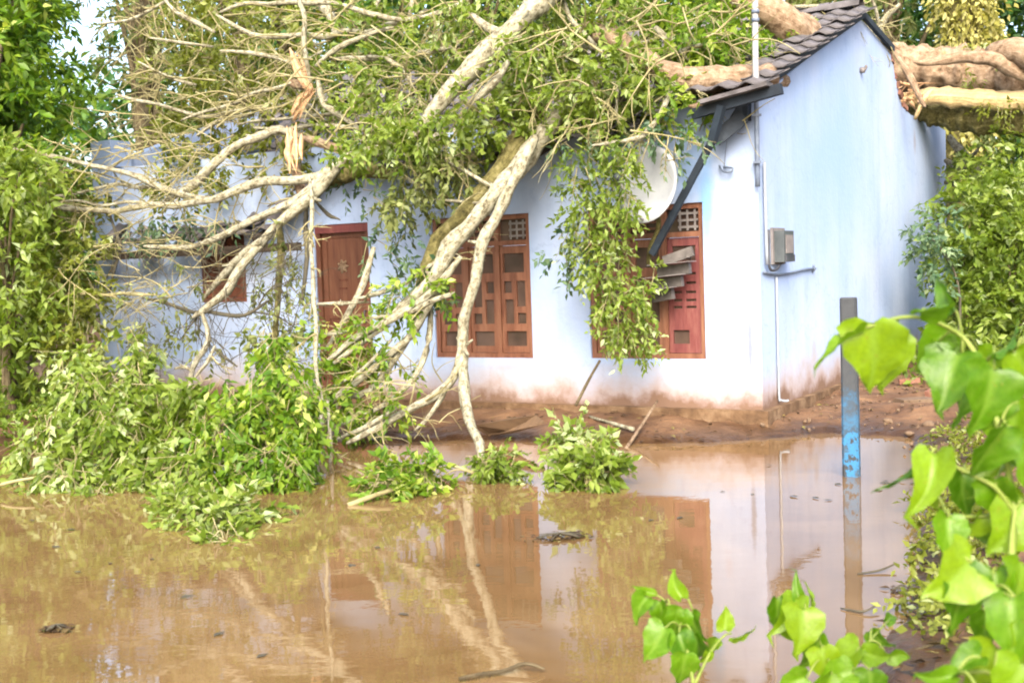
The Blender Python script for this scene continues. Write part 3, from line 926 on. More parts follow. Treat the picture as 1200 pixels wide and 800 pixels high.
# ---- roof
def sst(a, b_, x):
    t = min(max((x - a) / (b_ - a), 0), 1)
    return t * t * (3 - 2 * t)
EY, RY, RZ, SL = -0.35, 3.66, 4.40, 0.34
def roof_z(x, y):
    z = RZ - SL * (RY - y) if y < RY else RZ - SL * (y - RY)
    sag = 0.62 * sst(-4.6, -6.0, x) * sst(4.0, -0.2, y)
    sag += 0.10 * sst(-1.6, -3.4, x) * sst(4.0, 0.0, y)
    sag += 0.32 * sst(-0.35, -1.5, x) * sst(4.0, 0.5, y)
    return z - sag
def tile_mesh():
    b = MB()
    Wd, Ln, th = 0.27, 0.43, 0.016
    prof = [(-.5, 0.0), (-.38, .008), (-.25, .03), (-.12, .037), (0, .024), (.15, .003), (.35, 0.0), (.5, .008)]
    n = len(prof)
    V = []
    for y in (0, Ln):
        for k in (0, 1):
            for u, hgt in prof:
                V.append((u * Wd, y, hgt - k * th))
    F = []
    for i in range(n - 1):
        F.append((i, i + 1, 2 * n + i + 1, 2 * n + i))
        F.append((n + i, 3 * n + i, 3 * n + i + 1, n + i + 1))
        F.append((i, n + i, n + i + 1, i + 1))
        F.append((2 * n + i, 2 * n + i + 1, 3 * n + i + 1, 3 * n + i))
    for i in (0, n - 1):
        F.append((i, 2 * n + i, 3 * n + i, n + i))
    b.add(V, F, True)
    return b
TB = tile_mesh()
TME = TB.mesh('tile', M['tile'])
b = MB()
b.bar((-HL + .05, EY + 0.1, roof_z(-HL, EY) - .10), (-5.2, EY + .1, roof_z(-6, EY) - .10), 0.08, 0.09)
for yy in (0.9, 2.1, 3.3, 4.6):
    b.bar((-5.3, yy, roof_z(-3, yy) - .09), (-0.23, yy, roof_z(0, yy) - .09), 0.07, 0.1)
for xx in np.arange(-8.3, -0.1, 0.62):
    ys = [EY + .05, 1.0, 2.2, RY - .05]
    for k in range(3):
        b.bar((xx, ys[k], roof_z(xx, ys[k]) - .045), (xx, ys[k + 1], roof_z(xx, ys[k + 1]) - .045), 0.05, 0.06)
roof = b.build('roof', M['timber_shade'], house, world=False)
roof['label'] = 'grey tiled roof sagging at the left under the branches'
cols = np.arange(0.06, -HL + 0.35, -0.245)
rows = np.arange(EY, RY - 0.12, 0.325)
cells = []
for x in cols:
    for y in rows:
        wob = sst(-4.6, -5.6, x)
        if wob > 0.3 and random.random() < 0.10:
            continue
        zt = roof_z(x, y)
        dz = roof_z(x, y + 0.4) - zt
        T = Matrix.Translation((x + random.gauss(0, .006 + .05 * wob), y + random.gauss(0, .008 + .06 * wob), zt + 0.05 + random.random() * .012 + wob * random.random() * .05)) @ \
            Euler((math.atan2(dz, 0.4) - 0.075 + random.gauss(0, .012 + .12 * wob), random.gauss(0, .015 + .1 * wob), random.gauss(0, .012 + .16 * wob))).to_matrix().to_4x4()
        p = HM @ T.translation
        cells.append(((p - EYEP).length + (0 if x > -3 else 1.5), T))
cells.sort(key=lambda c: c[0])
for _, T in cells[:290]:
    o = link('tile', TME, roof)
    o.matrix_local = T
b = MB()
for _, T in cells[290:]:
    b.add([T @ Vector(v) for v in TB.v], TB.f, True)
for x in cols[2:]:
    for y in np.arange(RY + .12, 5.2, 0.325):
        if x > -4.4 and y > 4.6: continue
        T = Matrix.Translation((x, y + .38, roof_z(x, y + .38) + .05)) @ Matrix.Rotation(math.pi, 4, 'Z') @ Matrix.Rotation(math.atan(SL) - .07, 4, 'X')
        b.add([T @ Vector(v) for v in TB.v], TB.f, True)
rest = b.build('roof_tiles', M['tile'], roof, world=False)
rest['kind'] = 'stuff'
for i, x in enumerate(np.arange(0.02, -4.6, -0.36)):
    b = MB()
    V, F = [], []
    for k in range(7):
        a = math.pi * k / 6
        for xx in (x, x - .40):
            V.append((xx, RY + math.cos(a) * .13, RZ + .03 + math.sin(a) * .1 + (0.012 if xx == x else 0)))
    for k in range(6):
        F.append((2 * k, 2 * k + 1, 2 * k + 3, 2 * k + 2))
    b.add(V, F, True)
    b.build('ridge_tile', M['tile'], roof, world=False)
# barge board up the right verge
b = MB()
b.bar((0.03, EY + .1, roof_z(0, EY + .1) - .03), (0.03, RY, RZ - .03), 0.05, 0.11)
b.build('barge_board', M['timber_blue'], house, world=False)
b = MB()
b.bar((0.03, RY, RZ - .05), (0.03, 5.1, 4.16), 0.05, 0.07)
b.build('barge_board', M['timber_blue'], house, world=False)
# the eave beam, broken and tilted, with a pale sheet strip on top
a, c = P(812, 134, -.30), P(916, 104, -.34)
inv = HM.inverted()
b = MB(); b.bar(inv @ a, inv @ c, .07, .09)
eb = b.build('eave_beam', M['timber_blue'], house, world=False)
eb['label'] = 'dark broken eave beam tilted down to the left'
b = MB(); b.bar(inv @ P(822, 121, -.36), inv @ P(902, 99, -.38), .16, .035)
b.build('eave_sheet', M['tile'], house, world=False)
b = MB()
b.bar(inv @ P(838, 164, -.2), inv @ P(872, 136, -.1), .07, .13)
b.bar(inv @ P(852, 156, -.15), inv @ P(874, 118, -.06), .05, .09)
b.bar(inv @ P(872, 112, -.05), inv @ P(872, 142, -.05), .1, .1)
b.build('eave_bracket', M['timber_blue'], house, world=False)

# ---- long broken rafter hanging from the eave
b = MB()
b.bar(P(846, 124, -.36), P(834, 168, -.33), .06, .07)
b.bar(P(836, 163, -.33), P(764, 298, -.3), .04, .062)
b.thing('rafter', M['timber_blue'], 'long dark blue rafter hanging slantwise from the eave to the right window', 'rafter')

# ---- satellite dish
dp = P(757, 216, -.42)
dish = empty('satellite_dish', P(770, 300, -.2), 'white satellite dish knocked askew above the right window', 'satellite dish')
ax = (CAMROT @ Vector((-0.62, 0.12, 0.72))).normalized()
qd = ax.to_track_quat('Z', 'Y').to_matrix().to_4x4()
b = MB()
V, F = [], []
nr, ns = 6, 36
for i in range(nr + 1):
    r = 0.36 * i / nr
    for k in range(ns):
        a_ = 2 * math.pi * k / ns
        V.append(dp + (qd @ Vector((r * 0.92 * math.cos(a_), r * math.sin(a_) * 1.0, 0.55 * r * r - .07))))
for i in range(nr):
    for k in range(ns):
        k2 = (k + 1) % ns
        F.append((i * ns + k, i * ns + k2, (i + 1) * ns + k2, (i + 1) * ns + k))
nv = len(V)
V += [v - (qd @ Vector((0, 0, 0.008))) for v in V]
F += [tuple(nv + i for i in f[::-1]) for f in F]
F += [(nr * ns + k, nr * ns + (k + 1) % ns, nv + nr * ns + (k + 1) % ns, nv + nr * ns + k) for k in range(ns)]
b.add(V, F, True)
b.build('reflector', M['white'], dish)
b = MB(); b.tube([dp + (qd @ Vector((0, -.33, 0))), dp + (qd @ Vector((0, -.25, .22))), dp + (qd @ Vector((0, -.06, .4)))], .012, 8)
b.build('feed_arm', M['pipe_grey'], dish)
b = MB(); b.tube([dp + (qd @ Vector((0, -.06, .38))), dp + (qd @ Vector((0, -.02, .46)))], .03, 10, res=1)
b.build('receiver', M['meter'], dish)
b = MB(); b.tube([dp - (qd @ Vector((0, 0, .1))), P(772, 262, -.3), P(762, 290, -.28), P(760, 312, -.2)], .022, 10)
b.build('mount_pole', M['bark_moss'], dish)
for (xa, ya, xb, yb, th) in ((762, 311, 812, 306, 10), (757, 326, 803, 321, 9), (756, 341, 792, 336, 9)):
    p, q = P(xa, ya, -.2), P(xb, yb, -.2)
    b = MB(); b.bar(p, q, .17, .006); b.build('bracket_slat', M['metal_light'], dish)
    b = MB(); b.bar(p + Vector((0.08, .05, -.062)), q + Vector((-.02, .05, -.062)), .05, .10); b.build('bracket_block', M['metal_grey'], dish)
b = MB(); b.bar(P(778, 306, -.14), P(812, 294, -.1), .05, .09); b.bar(P(806, 300, -.14), P(808, 302, .03), .03, .03); b.build('bracket_arm', M['metal_grey'], dish)

# ---- electricity service on the corner
mast = empty('service_mast', P(888, 215, -.06), 'grey pole rising past the eave at the house corner', 'service pole')
b = MB(); b.tube([P(886, 106, -.1), P(885, 40, -.1), P(885, -60, -.1)], [.028, .028, .026], 12)
b.build('upper_pipe', M['pipe_grey'], mast)
for yy in (14, 24):
    b = MB(); b.tube([P(885.3, yy - 2, -.1), P(885.3, yy + 2, -.1)], .035, 12, res=1)
    b.build('pipe_collar', M['pipe_dark'], mast)
b = MB(); b.tube([P(886, 108, -.1), P(887, 150, -.08), P(888, 219, -.06)], .022, 10)
b.build('lower_pipe', M['pipe_dark'], mast)
for yy in (135, 190):
    b = MB(); b.bar(P(887.3, yy, -.11), P(887.3, yy, 0.005), .075, .022); b.build('pipe_clip', M['pipe_dark'], mast)

def gp(y, z, off=0.0):      # a point on the gable wall face
    return hl(off, y, z)
mb = empty('meter_box', gp(.46, 1.50), 'small grey electricity meter box on the gable wall', 'meter box', rot=(0, 0, YAW))
def mlocal(b_, name, m_):
    b_.build(name, m_, mb, world=False)
b = MB(); b.box((0.002, -.16, 0.02), (0.025, .20, .36)); mlocal(b, 'back_board', M['metal_light'])
b = MB(); b.box((0.026, -.12, 0.04), (0.12, .17, .33)); mlocal(b, 'case', M['meter'])
b = MB(); b.box((0.1215, -.08, 0.12), (0.128, .13, .29)); mlocal(b, 'cover', M['metal_light'])
b = MB(); b.box((0.1215, -.10, 0.042), (0.135, .15, .105)); mlocal(b, 'terminal_cover', M['black'])
b = MB(); b.tube([(.03, -.29, .34), (.03, -.30, .06), (.04, -.27, -.03), (.05, -.12, -.02), (.06, -.06, .03)], .013, 8); mlocal(b, 'cable_loop', M['black'])

b = MB(); b.tube([hl(.03, .10, 2.45), hl(.03, .10, 2.1), hl(.03, .11, 1.52)], .014, 8)
b.thing('conduit', M['pipe_white'], 'thin pale conduit running down the corner to the meter box', 'conduit')
b = MB(); b.tube([hl(.02, .05, 1.455), hl(.02, .35, 1.425), hl(.02, .8, 1.43), hl(.02, 1.25, 1.455), hl(.02, 1.6, 1.46)], .012, 8)
b.tube([hl(0, 1.58, 1.43), hl(.03, 1.6, 1.46), hl(0, 1.62, 1.49)], .014, 6)
b.thing('cable', M['pipe_dark'], 'dark cable sagging along the gable below the meter box', 'cable')
b = MB(); b.tube([hl(.02, .40, 1.4), hl(.02, .40, .9), hl(.02, .40, .30), hl(.03, .41, .25), hl(.07, .44, .235), hl(.09, .46, .24)], .011, 10)
b.thing('drain_pipe', M['pipe_white'], 'thin white drain pipe with a bent foot on the gable wall', 'drain pipe')
b = MB(); b.tube([P(843, 194, -.03), P(848, 201, -.06), P(857, 201, -.07), P(858, 197, -.06), P(850, 196, -.03), P(849, 195, .0)], .011, 6)
b.tube([P(852, 165, -.05), P(850, 180, -.02), P(849, 195, -.03)], .004, 5)
b.thing('wall_hook', M['pipe_dark'], 'bent iron hook on the front wall below the eave', 'hook')
b = MB(); b.tube([gp(3.62, 3.71), gp(3.62, 3.71, .05)], .035, 8, res=1); b.tube([gp(3.62, 3.71, .05), gp(3.62, 3.74, .07), gp(3.62, 3.76, .06)], .016, 6)  # pale plate with a bolt on the gable
b.thing('wall_bolt_plate', M['metal_light'], 'small pale bolt plate high on the gable wall', 'bolt plate')

# ================================================================== TREES BEHIND AND BESIDE THE HOUSE
def tree(px, dist, height, crown, mats, label, name='broadleaf_tree', group=None, trunk_r=.16, sprays=260, size=.17, base=.25, lean=0, tint=.5, per=10, droop=.35, low=None, bark='bark_brown', clumps=11, aspect=.4):
    """trunk and limbs with a crown of leaf clumps; crown=(half width, bottom z, top z)"""
    d = ray(px, 330)
    loc = Vector((d.x / d.y * dist, dist, 0))
    loc.z = ground_z(loc.x, loc.y) - .05
    t = empty(name, loc, label, 'tree', group)
    hw, cb, ct = crown
    top = loc + Vector((lean, 0, (cb * .45 + ct * .55)))
    b = MB()
    mids = [loc.lerp(top, f) + Vector((random.gauss(0, .12), random.gauss(0, .12), 0)) * (1 if f < .95 else 0) for f in (.25, .5, .75, 1)]
    b.tube([loc] + mids, [trunk_r * 1.3, trunk_r, trunk_r * .8, trunk_r * .6, trunk_r * .35], 9, bump=.15)
    b.build('trunk', M[bark], t)
    lv = Leaves()
    for i in range(clumps):
        a_ = 2 * math.pi * (i * .618 + random.random() * .2)
        f = (i + .5) / clumps
        zc = cb + (ct - cb) * f
        prof = math.sin(math.pi * (0.12 + 0.8 * f)) ** .7
        rr = hw * prof * (.35 + .4 * random.random())
        c = loc + Vector((math.cos(a_) * rr + lean * f, math.sin(a_) * rr, zc))
        cr = hw * (.42 + .25 * random.random())
        lv.cloud(c, (cr, cr, cr * .8), int(sprays / clumps * (.7 + .6 * random.random())), size=size, per=per, droop=droop, tint=tint + random.gauss(0, .12), aspect=aspect)
        b = MB()
        st = loc.lerp(top, min(.95, .2 + .7 * f))
        b.tube([st, st.lerp(c, .5) + Vector((0, 0, .2)), c], [trunk_r * .4, trunk_r * .25, trunk_r * .1], 6)
        b.build('limb', M[bark], t)
    lv.build('crown', M[mats], t)
    return t

BG = 'trees standing behind the house'
# left edge
tree(-5, 13.6, 7, (1.0, 2.2, 7.5), 'leaf_fresh', 'bright green leafy tree left of the house', sprays=1500, size=.13, tint=.42, clumps=18)
tree(-70, 15.5, 8, (1.9, .6, 8.5), 'leaf_fresh', 'tall bright green tree cut by the left edge', sprays=1300, size=.15, tint=.5, clumps=18)
tree(40, 15.2, 4, (.6, .3, 2.7), 'leaf_olive', 'low yellow green tree beside the left end of the house', sprays=330, size=.12, tint=.5, trunk_r=.07, clumps=14)
tree(8, 12.6, 4, (.75, .5, 2.9), 'leaf_mid', 'yellow green sapling standing on the left bank', sprays=420, size=.11, tint=.55, trunk_r=.05, clumps=13)
# behind, from left to right
bgt = [
    (186, 21, 13, (1.1, 4.6, 11), 'leaf_grey', 'grey green tree with a straight dark trunk behind the left gable', .22, .35, 240, .15),
    (300, 25, 12, (2.1, 1.5, 12), 'leaf_olive', 'olive tree behind the left half of the roof', .2, .5, 700, .2),
    (350, 27, 13, (3.2, 1.5, 13), 'leaf_dark', 'dark green tree behind the splintered limb', .22, .5, 700, .2),
    (455, 29, 13, (2.8, 1.5, 13), 'leaf_dark', 'dense dark tree behind the middle of the roof', .2, .35, 700, .22),
    (560, 26, 13, (2.6, 2, 13), 'leaf_mid', 'mid green tree behind the thickest leaning limb', .2, .45, 700, .2),
    (668, 29, 14, (2.6, 1.5, 13), 'leaf_dark', 'dark teal green tree showing above the roof middle', .2, .25, 700, .22),
    (760, 26, 14, (2.4, 1.5, 13), 'leaf_fresh', 'fresh green tree showing above the roof right of centre', .2, .35, 700, .2),
    (860, 28, 14, (2.4, 1.5, 13), 'leaf_mid', 'yellow green tree behind the service mast', .2, .45, 650, .2),
    (950, 25, 12, (2.0, 1.5, 12), 'leaf_grey', 'grey green tree behind the gable peak', .18, .4, 600, .18),
    (1050, 24, 12, (1.9, 1.5, 12), 'leaf_grey', 'thin grey tree right of the gable peak', .18, .45, 600, .18),
    (1215, 23, 12, (2.1, 1.0, 12), 'leaf_dark', 'dark green tree at the top right corner', .2, .3, 800, .19),
    (1330, 21, 12, (2.5, 1.0, 12), 'leaf_dark', 'dark tree beyond the right edge', .2, .35, 700, .2),
    (-190, 20, 12, (3.0, 1.0, 12), 'leaf_mid', 'tree beyond the left edge', .2, .45, 700, .2),
]
for (px, dist, hgt, crown, m_, lab, tr_, ti, sp, sz) in bgt:
    tree(px, dist, hgt, crown, m_, lab, group=BG, trunk_r=tr_, tint=ti, sprays=sp, size=sz, clumps=16, aspect=.5)
# far wood behind everything
lv = Leaves()
for i in range(34):
    px = -500 + i * 66
    dist = 36 + random.random() * 8
    p = D(px, 330, dist); p.z = 0
    if 30 < px < 190: top = 7.2
    else: top = 15
    for z in np.arange(1.0, top, 2.4):
        lv.cloud(p + Vector((random.gauss(0, .8), random.gauss(0, 1.5), z)), (2.2, 1.6, 1.8), 60, size=.36, per=9, droop=.3, tint=.35 + random.gauss(0, .12), aspect=.55)
fw = lv.build('woodland', M['leaf_dark'], None, (0, 38, 0))
tag(fw, 'dark wood massed far behind the house', 'wood', None, 'stuff')

# creeper-clad trunk standing behind the fallen trunk, top right
ct_ = D(1124, 80, 19.5); ct_.z = .3
cr = empty('creeper_tree', ct_, 'tree trunk wrapped in pale creeper behind the fallen trunk', 'tree')
b = MB(); b.tube([ct_, ct_ + Vector((.05, 0, 3)), ct_ + Vector((.1, 0, 6)), ct_ + Vector((0, .1, 9))], [.34, .3, .27, .22], 12, bump=.15)
b.build('trunk', M['bark_moss'], cr)
lv = Leaves()
for z in np.arange(3.2, 9, .35):
    lv.cloud(ct_ + Vector((random.gauss(.05, .08), -.15, z)), (.52, .35, .4), 55, size=.11, per=9, droop=1.2, tint=.6 + random.gauss(0, .1), aspect=.5)
lv.build('creeper', M['creeper'], cr)

# bush to the right of the gable
def bush(loc, label, cl, m_, size, name='leafy_bush', tint=.5, stems=7, group=None, droop=.25, aspect=.42):
    loc = Vector(loc)
    t = empty(name, loc, label, 'bush', group)
    lv = Leaves()
    b = MB()
    for (c, r, n) in cl:
        c = Vector(c)
        lv.cloud(c, r, n, size=size, per=10, droop=droop, tint=tint + random.gauss(0, .1), aspect=aspect)
        b.tube([loc + Vector((random.gauss(0, .08), random.gauss(0, .08), 0)), loc.lerp(c, .5) + Vector((random.gauss(0, .1), 0, .15)), c], [.03, .02, .008], 6)
    b.build('stems', M['bark_brown'], t)
    lv.build('foliage', M[m_], t)
    return t
bl = D(1175, 430, 15.0); bl.z = .2
cl = []
for (px, py, d_, rx, n) in [(1150, 250, 15.2, 55, 130), (1185, 190, 16, 50, 100), (1130, 300, 15.0, 40, 100), (1180, 300, 14.6, 60, 150), (1150, 360, 14.6, 50, 120), (1195, 380, 14.2, 50, 120), (1150, 405, 14.4, 45, 100), (1230, 260, 15, 70, 150), (1240, 380, 14.5, 60, 130), (1190, 240, 15, 45, 110), (1215, 160, 17, 55, 80), (1140, 205, 16.8, 34, 40)]:
    p = D(px, py, d_); k = d_ / FPX
    cl.append((p, (rx * k, rx * k, rx * k * .85), n))
bush(bl, 'yellow green bush right of the gable wall', cl, 'leaf_mid', .11, tint=.4)
lv = Leaves()
tw = empty('teal_sapling', D(1120, 430, 13.9), 'thin blue green sapling in front of the far end of the gable', 'sapling')
tw.location.z = .2
for (px, py, rx, ry, n) in [(1078, 275, 20, 16, 16), (1095, 300, 20, 22, 26), (1100, 262, 18, 14, 14), (1088, 318, 10, 12, 7)]:
    pxcloud(lv, px, py, 0, rx, ry, .2, n, dist=13.9, size=.085, per=9, tint=.45)
lv.build('foliage', M['leaf_teal'], tw)
b = MB(); b.tube([tw.location, D(1125, 350, 13.9), D(1110, 300, 13.9), D(1080, 270, 13.9)], [.02, .015, .01, .005], 6)
b.tube([D(1113, 310, 13.9), D(1100, 285, 13.9), D(1100, 262, 13.9)], [.01, .008, .004], 6)
b.build('stem', M['twig_dark'], tw)

# ================================================================== THE FALLEN TREE
ft = empty('fallen_tree', P(1200, 150, 7), 'huge uprooted tree fallen across the roof with torn pale limbs', 'fallen tree')
twigs = MB(); twigs_dark = MB()
LIMBS = []

def limb(pts, r0, r1, m_='bark_pale', name='limb', sides=9, bump=.14, label=None, grow=0, glen=.5, gdark=False):
    """pts: (px, py, h) along the limb; radii given in photo pixels"""
    p = [P(*q) for q in pts]
    n = len(p)
    thin = .82 if m_ == 'bark_pale' else 1.0
    rad = [max(.0035, thin * (r0 + (r1 - r0) * i / (n - 1)) * m_per_px(p[i])) for i in range(n)]
    q2, r2 = [], []
    for i in range(n - 1):          # kinks and knots between the measured points
        L_ = (p[i + 1] - p[i]).length
        kk = max(1, int(L_ / .22))
        for k in range(kk):
            f = k / kk
            j_ = 0 if (i == 0 and k == 0) else min(.016, .05 * L_)
            q2.append(p[i].lerp(p[i + 1], f) + Vector((random.gauss(0, j_), random.gauss(0, j_ * 1.5), random.gauss(0, j_))))
            r2.append((rad[i] + (rad[i + 1] - rad[i]) * f) * random.uniform(.86, 1.2))
    tube_p, tube_r = q2 + [p[-1]], r2 + [rad[-1] * .75]
    ax_ = (tube_p[-1] - tube_p[-2]).normalized()
    tube_p.append(p[-1] + ax_ * rad[-1] * 2.6 + Vector((0, 0, random.gauss(0, .3))) * rad[-1]); tube_r.append(rad[-1] * .16)
    tube_r[0] *= .6
    b = MB(); b.tube(tube_p, tube_r, sides, bump=bump, res=3)
    for k in range(int(len(tube_p) * .5) if sides >= 9 and m_ == 'bark_pale' else 0):      # broken side stubs
        i = random.randrange(len(tube_p) - 1)
        dr = Vector((random.gauss(0, 1), random.gauss(-.4, .6), random.gauss(.2, 1))).normalized()
        r_ = tube_r[i]
        b.tube([tube_p[i], tube_p[i] + dr * r_ * random.uniform(1.5, 3.0)], [r_ * .42, r_ * .2], 6, res=1)
    o = b.build(name, M[m_], ft)
    if label: o['label'] = label
    # side twigs
    for k in range(grow):
        f = random.uniform(.1, 1) * (n - 1)
        i = min(int(f), n - 2)
        s0 = p[i].lerp(p[i + 1], f - i)
        ax_ = (p[i + 1] - p[i]).normalized()
        dr = (ax_ * random.uniform(.3, 1.0) + Vector((random.gauss(0, .55), random.gauss(0, .5), random.gauss(.05, .55)))).normalized()
        grow_twig(s0, dr, glen * random.uniform(.5, 1.4), .010 * random.uniform(.6, 1.3), twigs_dark if gdark else twigs, 2)
    LIMBS.append(p)
    return o

def grow_twig(s0, dr, L, r, mb_, depth):
    pts = [s0]
    d = dr.copy()
    for i in range(4):
        d = (d + Vector((random.gauss(0, .2), random.gauss(0, .2), random.gauss(0, .2) - .04))).normalized()
        pts.append(pts[-1] + d * L / 4)
    mb_.tube(pts, [r, r * .35], 5, res=2, cap=False)
    if depth > 0:
        for k in range(random.choice((1, 2, 3))):
            i = random.choice((1, 2, 3))
            dd = (d + Vector((random.gauss(0, .6), random.gauss(0, .6), random.gauss(0, .6)))).normalized()
            grow_twig(pts[i], dd, L * random.uniform(.4, .7), r * .6, mb_, depth - 1)

# main trunk lying over the rear of the gable
tp = [P(940, 40, 6.0), P(1000, 62, 6.6), P(1058, 82, 6.9), P(1110, 84, 7.0), P(1170, 85, 7.1), P(1240, 88, 7.2), P(1340, 92, 7.4)]
b = MB(); b.tube(tp, [.24, .28, .29, .31, .38, .36, .42], 44, bump=.3, res=16)
b.build('trunk', M['bark_tan'], ft)
tp2 = [P(1050, 120, 6.5), P(1085, 130, 6.7), P(1125, 136, 6.8), P(1180, 139, 6.9), P(1250, 144, 7.0), P(1350, 150, 7.2)]
b = MB(); b.tube(tp2, [.12, .17, .2, .22, .22, .24], 30, bump=.26, res=12)
o = b.build('trunk', M['bark_moss'], ft); o['label'] = 'mossy lower half of the split trunk'
b = MB()
for (o0, o1, w0) in ((0, 0, .12), (4, 6, .07), (-5, -3, .06)):
    b.tube([P(1056, 117 + o0, 6.2), P(1100, 113 + o0, 6.35), P(1150, 116 + o1, 6.45), P(1210, 119 + o1, 6.55), P(1350, 126 + o1, 6.7)], [.03, w0, w0, w0, w0], 10, bump=.4, res=9)
o = b.build('split_wood', M['split_wood'], ft); o['label'] = 'pale yellow torn wood along the trunk'
b = MB()
for k in range(26):
    x_ = random.uniform(1046, 1085); y_ = random.uniform(95, 124)
    p = P(x_, y_, 6.1)
    b.tube([p, p + Vector((random.uniform(.1, .35), .15, random.gauss(0, .07)))], [random.uniform(.008, .03), .004], 5, res=1)
o = b.build('splinters', M['raw_wood'], ft); o['kind'] = 'stuff'
for (pts, r0, r1, m_) in [
    ([(1205, 92, 6.3), (1160, 70, 6.1), (1120, 66, 6.0), (1085, 74, 5.8)], 10, 6, 'bark_tan'),
    ([(1160, 66, 6.3), (1185, 60, 6.2), (1215, 72, 6.2)], 15, 18, 'bark_tan'),
    ([(1046, 60, 5.5), (1062, 85, 5.4), (1080, 118, 5.35)], 5, 4, 'bark_tan'),
    ([(1072, 140, 5.4), (1082, 118, 5.4), (1090, 108, 5.5)], 3.5, 3, 'split_wood'),
]:
    limb(pts, r0, r1, m_, bump=.25)
# thick limbs across the roof
limb([(950, 58, 2.6), (926, 30, 2.0), (892, 8, 1.8), (845, -14, 1.6), (780, -40, 1.4)], 24, 17, 'bark_tan', bump=.25, sides=14, label='thick tan limb crossing the ridge')
limb([(903, 89, .35), (878, 93, .12), (838, 94, -.02), (802, 96, -.1), (772, 82, -.1), (735, 56, 0), (690, 36, .2)], 19, 13, 'bark_tan', bump=.3, sides=14, label='thick pinkish limb lying on the front slope of the roof')
limb([(920, 96, .9), (870, 112, .2), (845, 116, -.1), (820, 124, -.25)], 10, 6, 'bark_tan', bump=.3)
limb([(680, -45, .4), (640, 0, -.1), (600, 36, -.4), (560, 76, -.6), (525, 110, -.75), (496, 146, -.9)], 18, 11, 'bark_pale', sides=14, bump=.22, label='thick pale limb slanting down through the leaves')
limb([(553, 18, -.3), (575, 34, -.4), (598, 42, -.4)], 6, 8, 'bark_pale')
limb([(596, 72, -.8), (578, 94, -.9), (560, 114, -.95)], 5, 7, 'bark_pale', grow=2)
limb([(715, 70, .3), (675, 110, -.1), (640, 150, -.45), (612, 192, -.75), (588, 222, -.9), (556, 256, -1.05), (532, 288, -1.2), (508, 324, -1.35), (470, 360, -1.5)], 17, 9, 'bark_pale', sides=14, bump=.2, label='pale limb sweeping down across the latticed window')
limb([(640, 120, -.1), (604, 170, -.5), (584, 208, -.65), (552, 244, -.75), (520, 282, -.8), (500, 312, -.9)], 14, 10, 'bark_moss', sides=12, bump=.2)
limb([(628, 160, -.7), (600, 214, -1.05), (583, 250, -1.15), (568, 285, -1.25), (556, 330, -1.35), (545, 372, -1.4), (540, 408, -1.4), (541, 445, -1.5), (549, 485, -1.75), (560, 522, -2.05), (565, 545, -2.2)], 10, 6, 'bark_pale', sides=12, bump=.2, label='long pale branch reaching down into the water')
limb([(541, 402, -1.4), (530, 440, -1.45), (508, 463, -1.6), (478, 482, -1.8), (445, 500, -2.0), (415, 515, -2.2)], 7, 5, 'bark_pale', grow=2)
limb([(505, 462, -1.55), (525, 452, -1.5), (500, 490, -1.7), (490, 500, -1.8)], 4, 3, 'bark_pale')
limb([(605, 300, -1.0), (592, 160, -.5)], 3, 5, 'bark_moss') if False else None
# fan of branches in front of the door and the plinth
fan = [
    ([(540, 300, -1.2), (500, 345, -1.4), (455, 378, -1.6), (420, 398, -1.7), (382, 425, -1.9)], 6, 4),
    ([(525, 320, -1.2), (480, 395, -1.45), (440, 425, -1.7), (405, 462, -1.9), (372, 482, -2.0)], 6, 5),
    ([(498, 350, -1.3), (470, 415, -1.5), (432, 455, -1.7), (400, 472, -1.9), (374, 505, -2.1)], 5, 4),
    ([(505, 360, -1.2), (502, 400, -1.3), (488, 440, -1.5), (462, 468, -1.7), (425, 486, -1.9), (392, 500, -2.1)], 5, 3),
    ([(438, 290, -1.0), (424, 335, -1.2), (408, 368, -1.4), (385, 405, -1.6)], 5, 4),
    ([(372, 356, -1.6), (400, 355, -1.5), (428, 354, -1.4)], 3, 2.5),
    ([(372, 392, -1.7), (402, 388, -1.6), (424, 378, -1.5)], 3, 2.5),
    ([(418, 350, -1.5), (440, 345, -1.4), (475, 332, -1.3), (525, 300, -1.2)], 3, 3),
    ([(528, 345, -1.4), (505, 352, -1.5), (480, 370, -1.5), (440, 372, -1.6)], 5, 3),
    ([(470, 475, -1.9), (430, 500, -2.1), (400, 512, -2.2)], 4, 3),
    ([(385, 430, -1.9), (420, 405, -1.7), (450, 385, -1.6)], 4, 3),
    ([(392, 452, -2.0), (425, 432, -1.8), (455, 402, -1.7)], 3, 3),
    ([(410, 590, -3.2), (440, 580, -3.0), (465, 571, -2.9)], 4, 4),
]
for pts, r0, r1 in fan:
    limb(pts, r0, r1, 'bark_pale', grow=2, glen=.3)
# thin hanging stem down into the water
limb([(362, 205, -1.2), (366, 262, -1.5), (368, 330, -1.8), (370, 400, -2.1), (375, 470, -2.4), (374, 520, -2.7), (371, 560, -2.9), (373, 612, -3.2)], 3.2, 2.6, 'bark_pale', grow=12, glen=.3, label='thin pale stem hanging straight down into the water')
limb([(384, 470, -2.4), (386, 520, -2.6), (388, 575, -2.9)], 3, 2, 'bark_pale', grow=3, glen=.25)
limb([(373, 520, -2.7), (352, 555, -2.9), (332, 592, -3.1)], 2.5, 2, 'twig', grow=6, glen=.3)
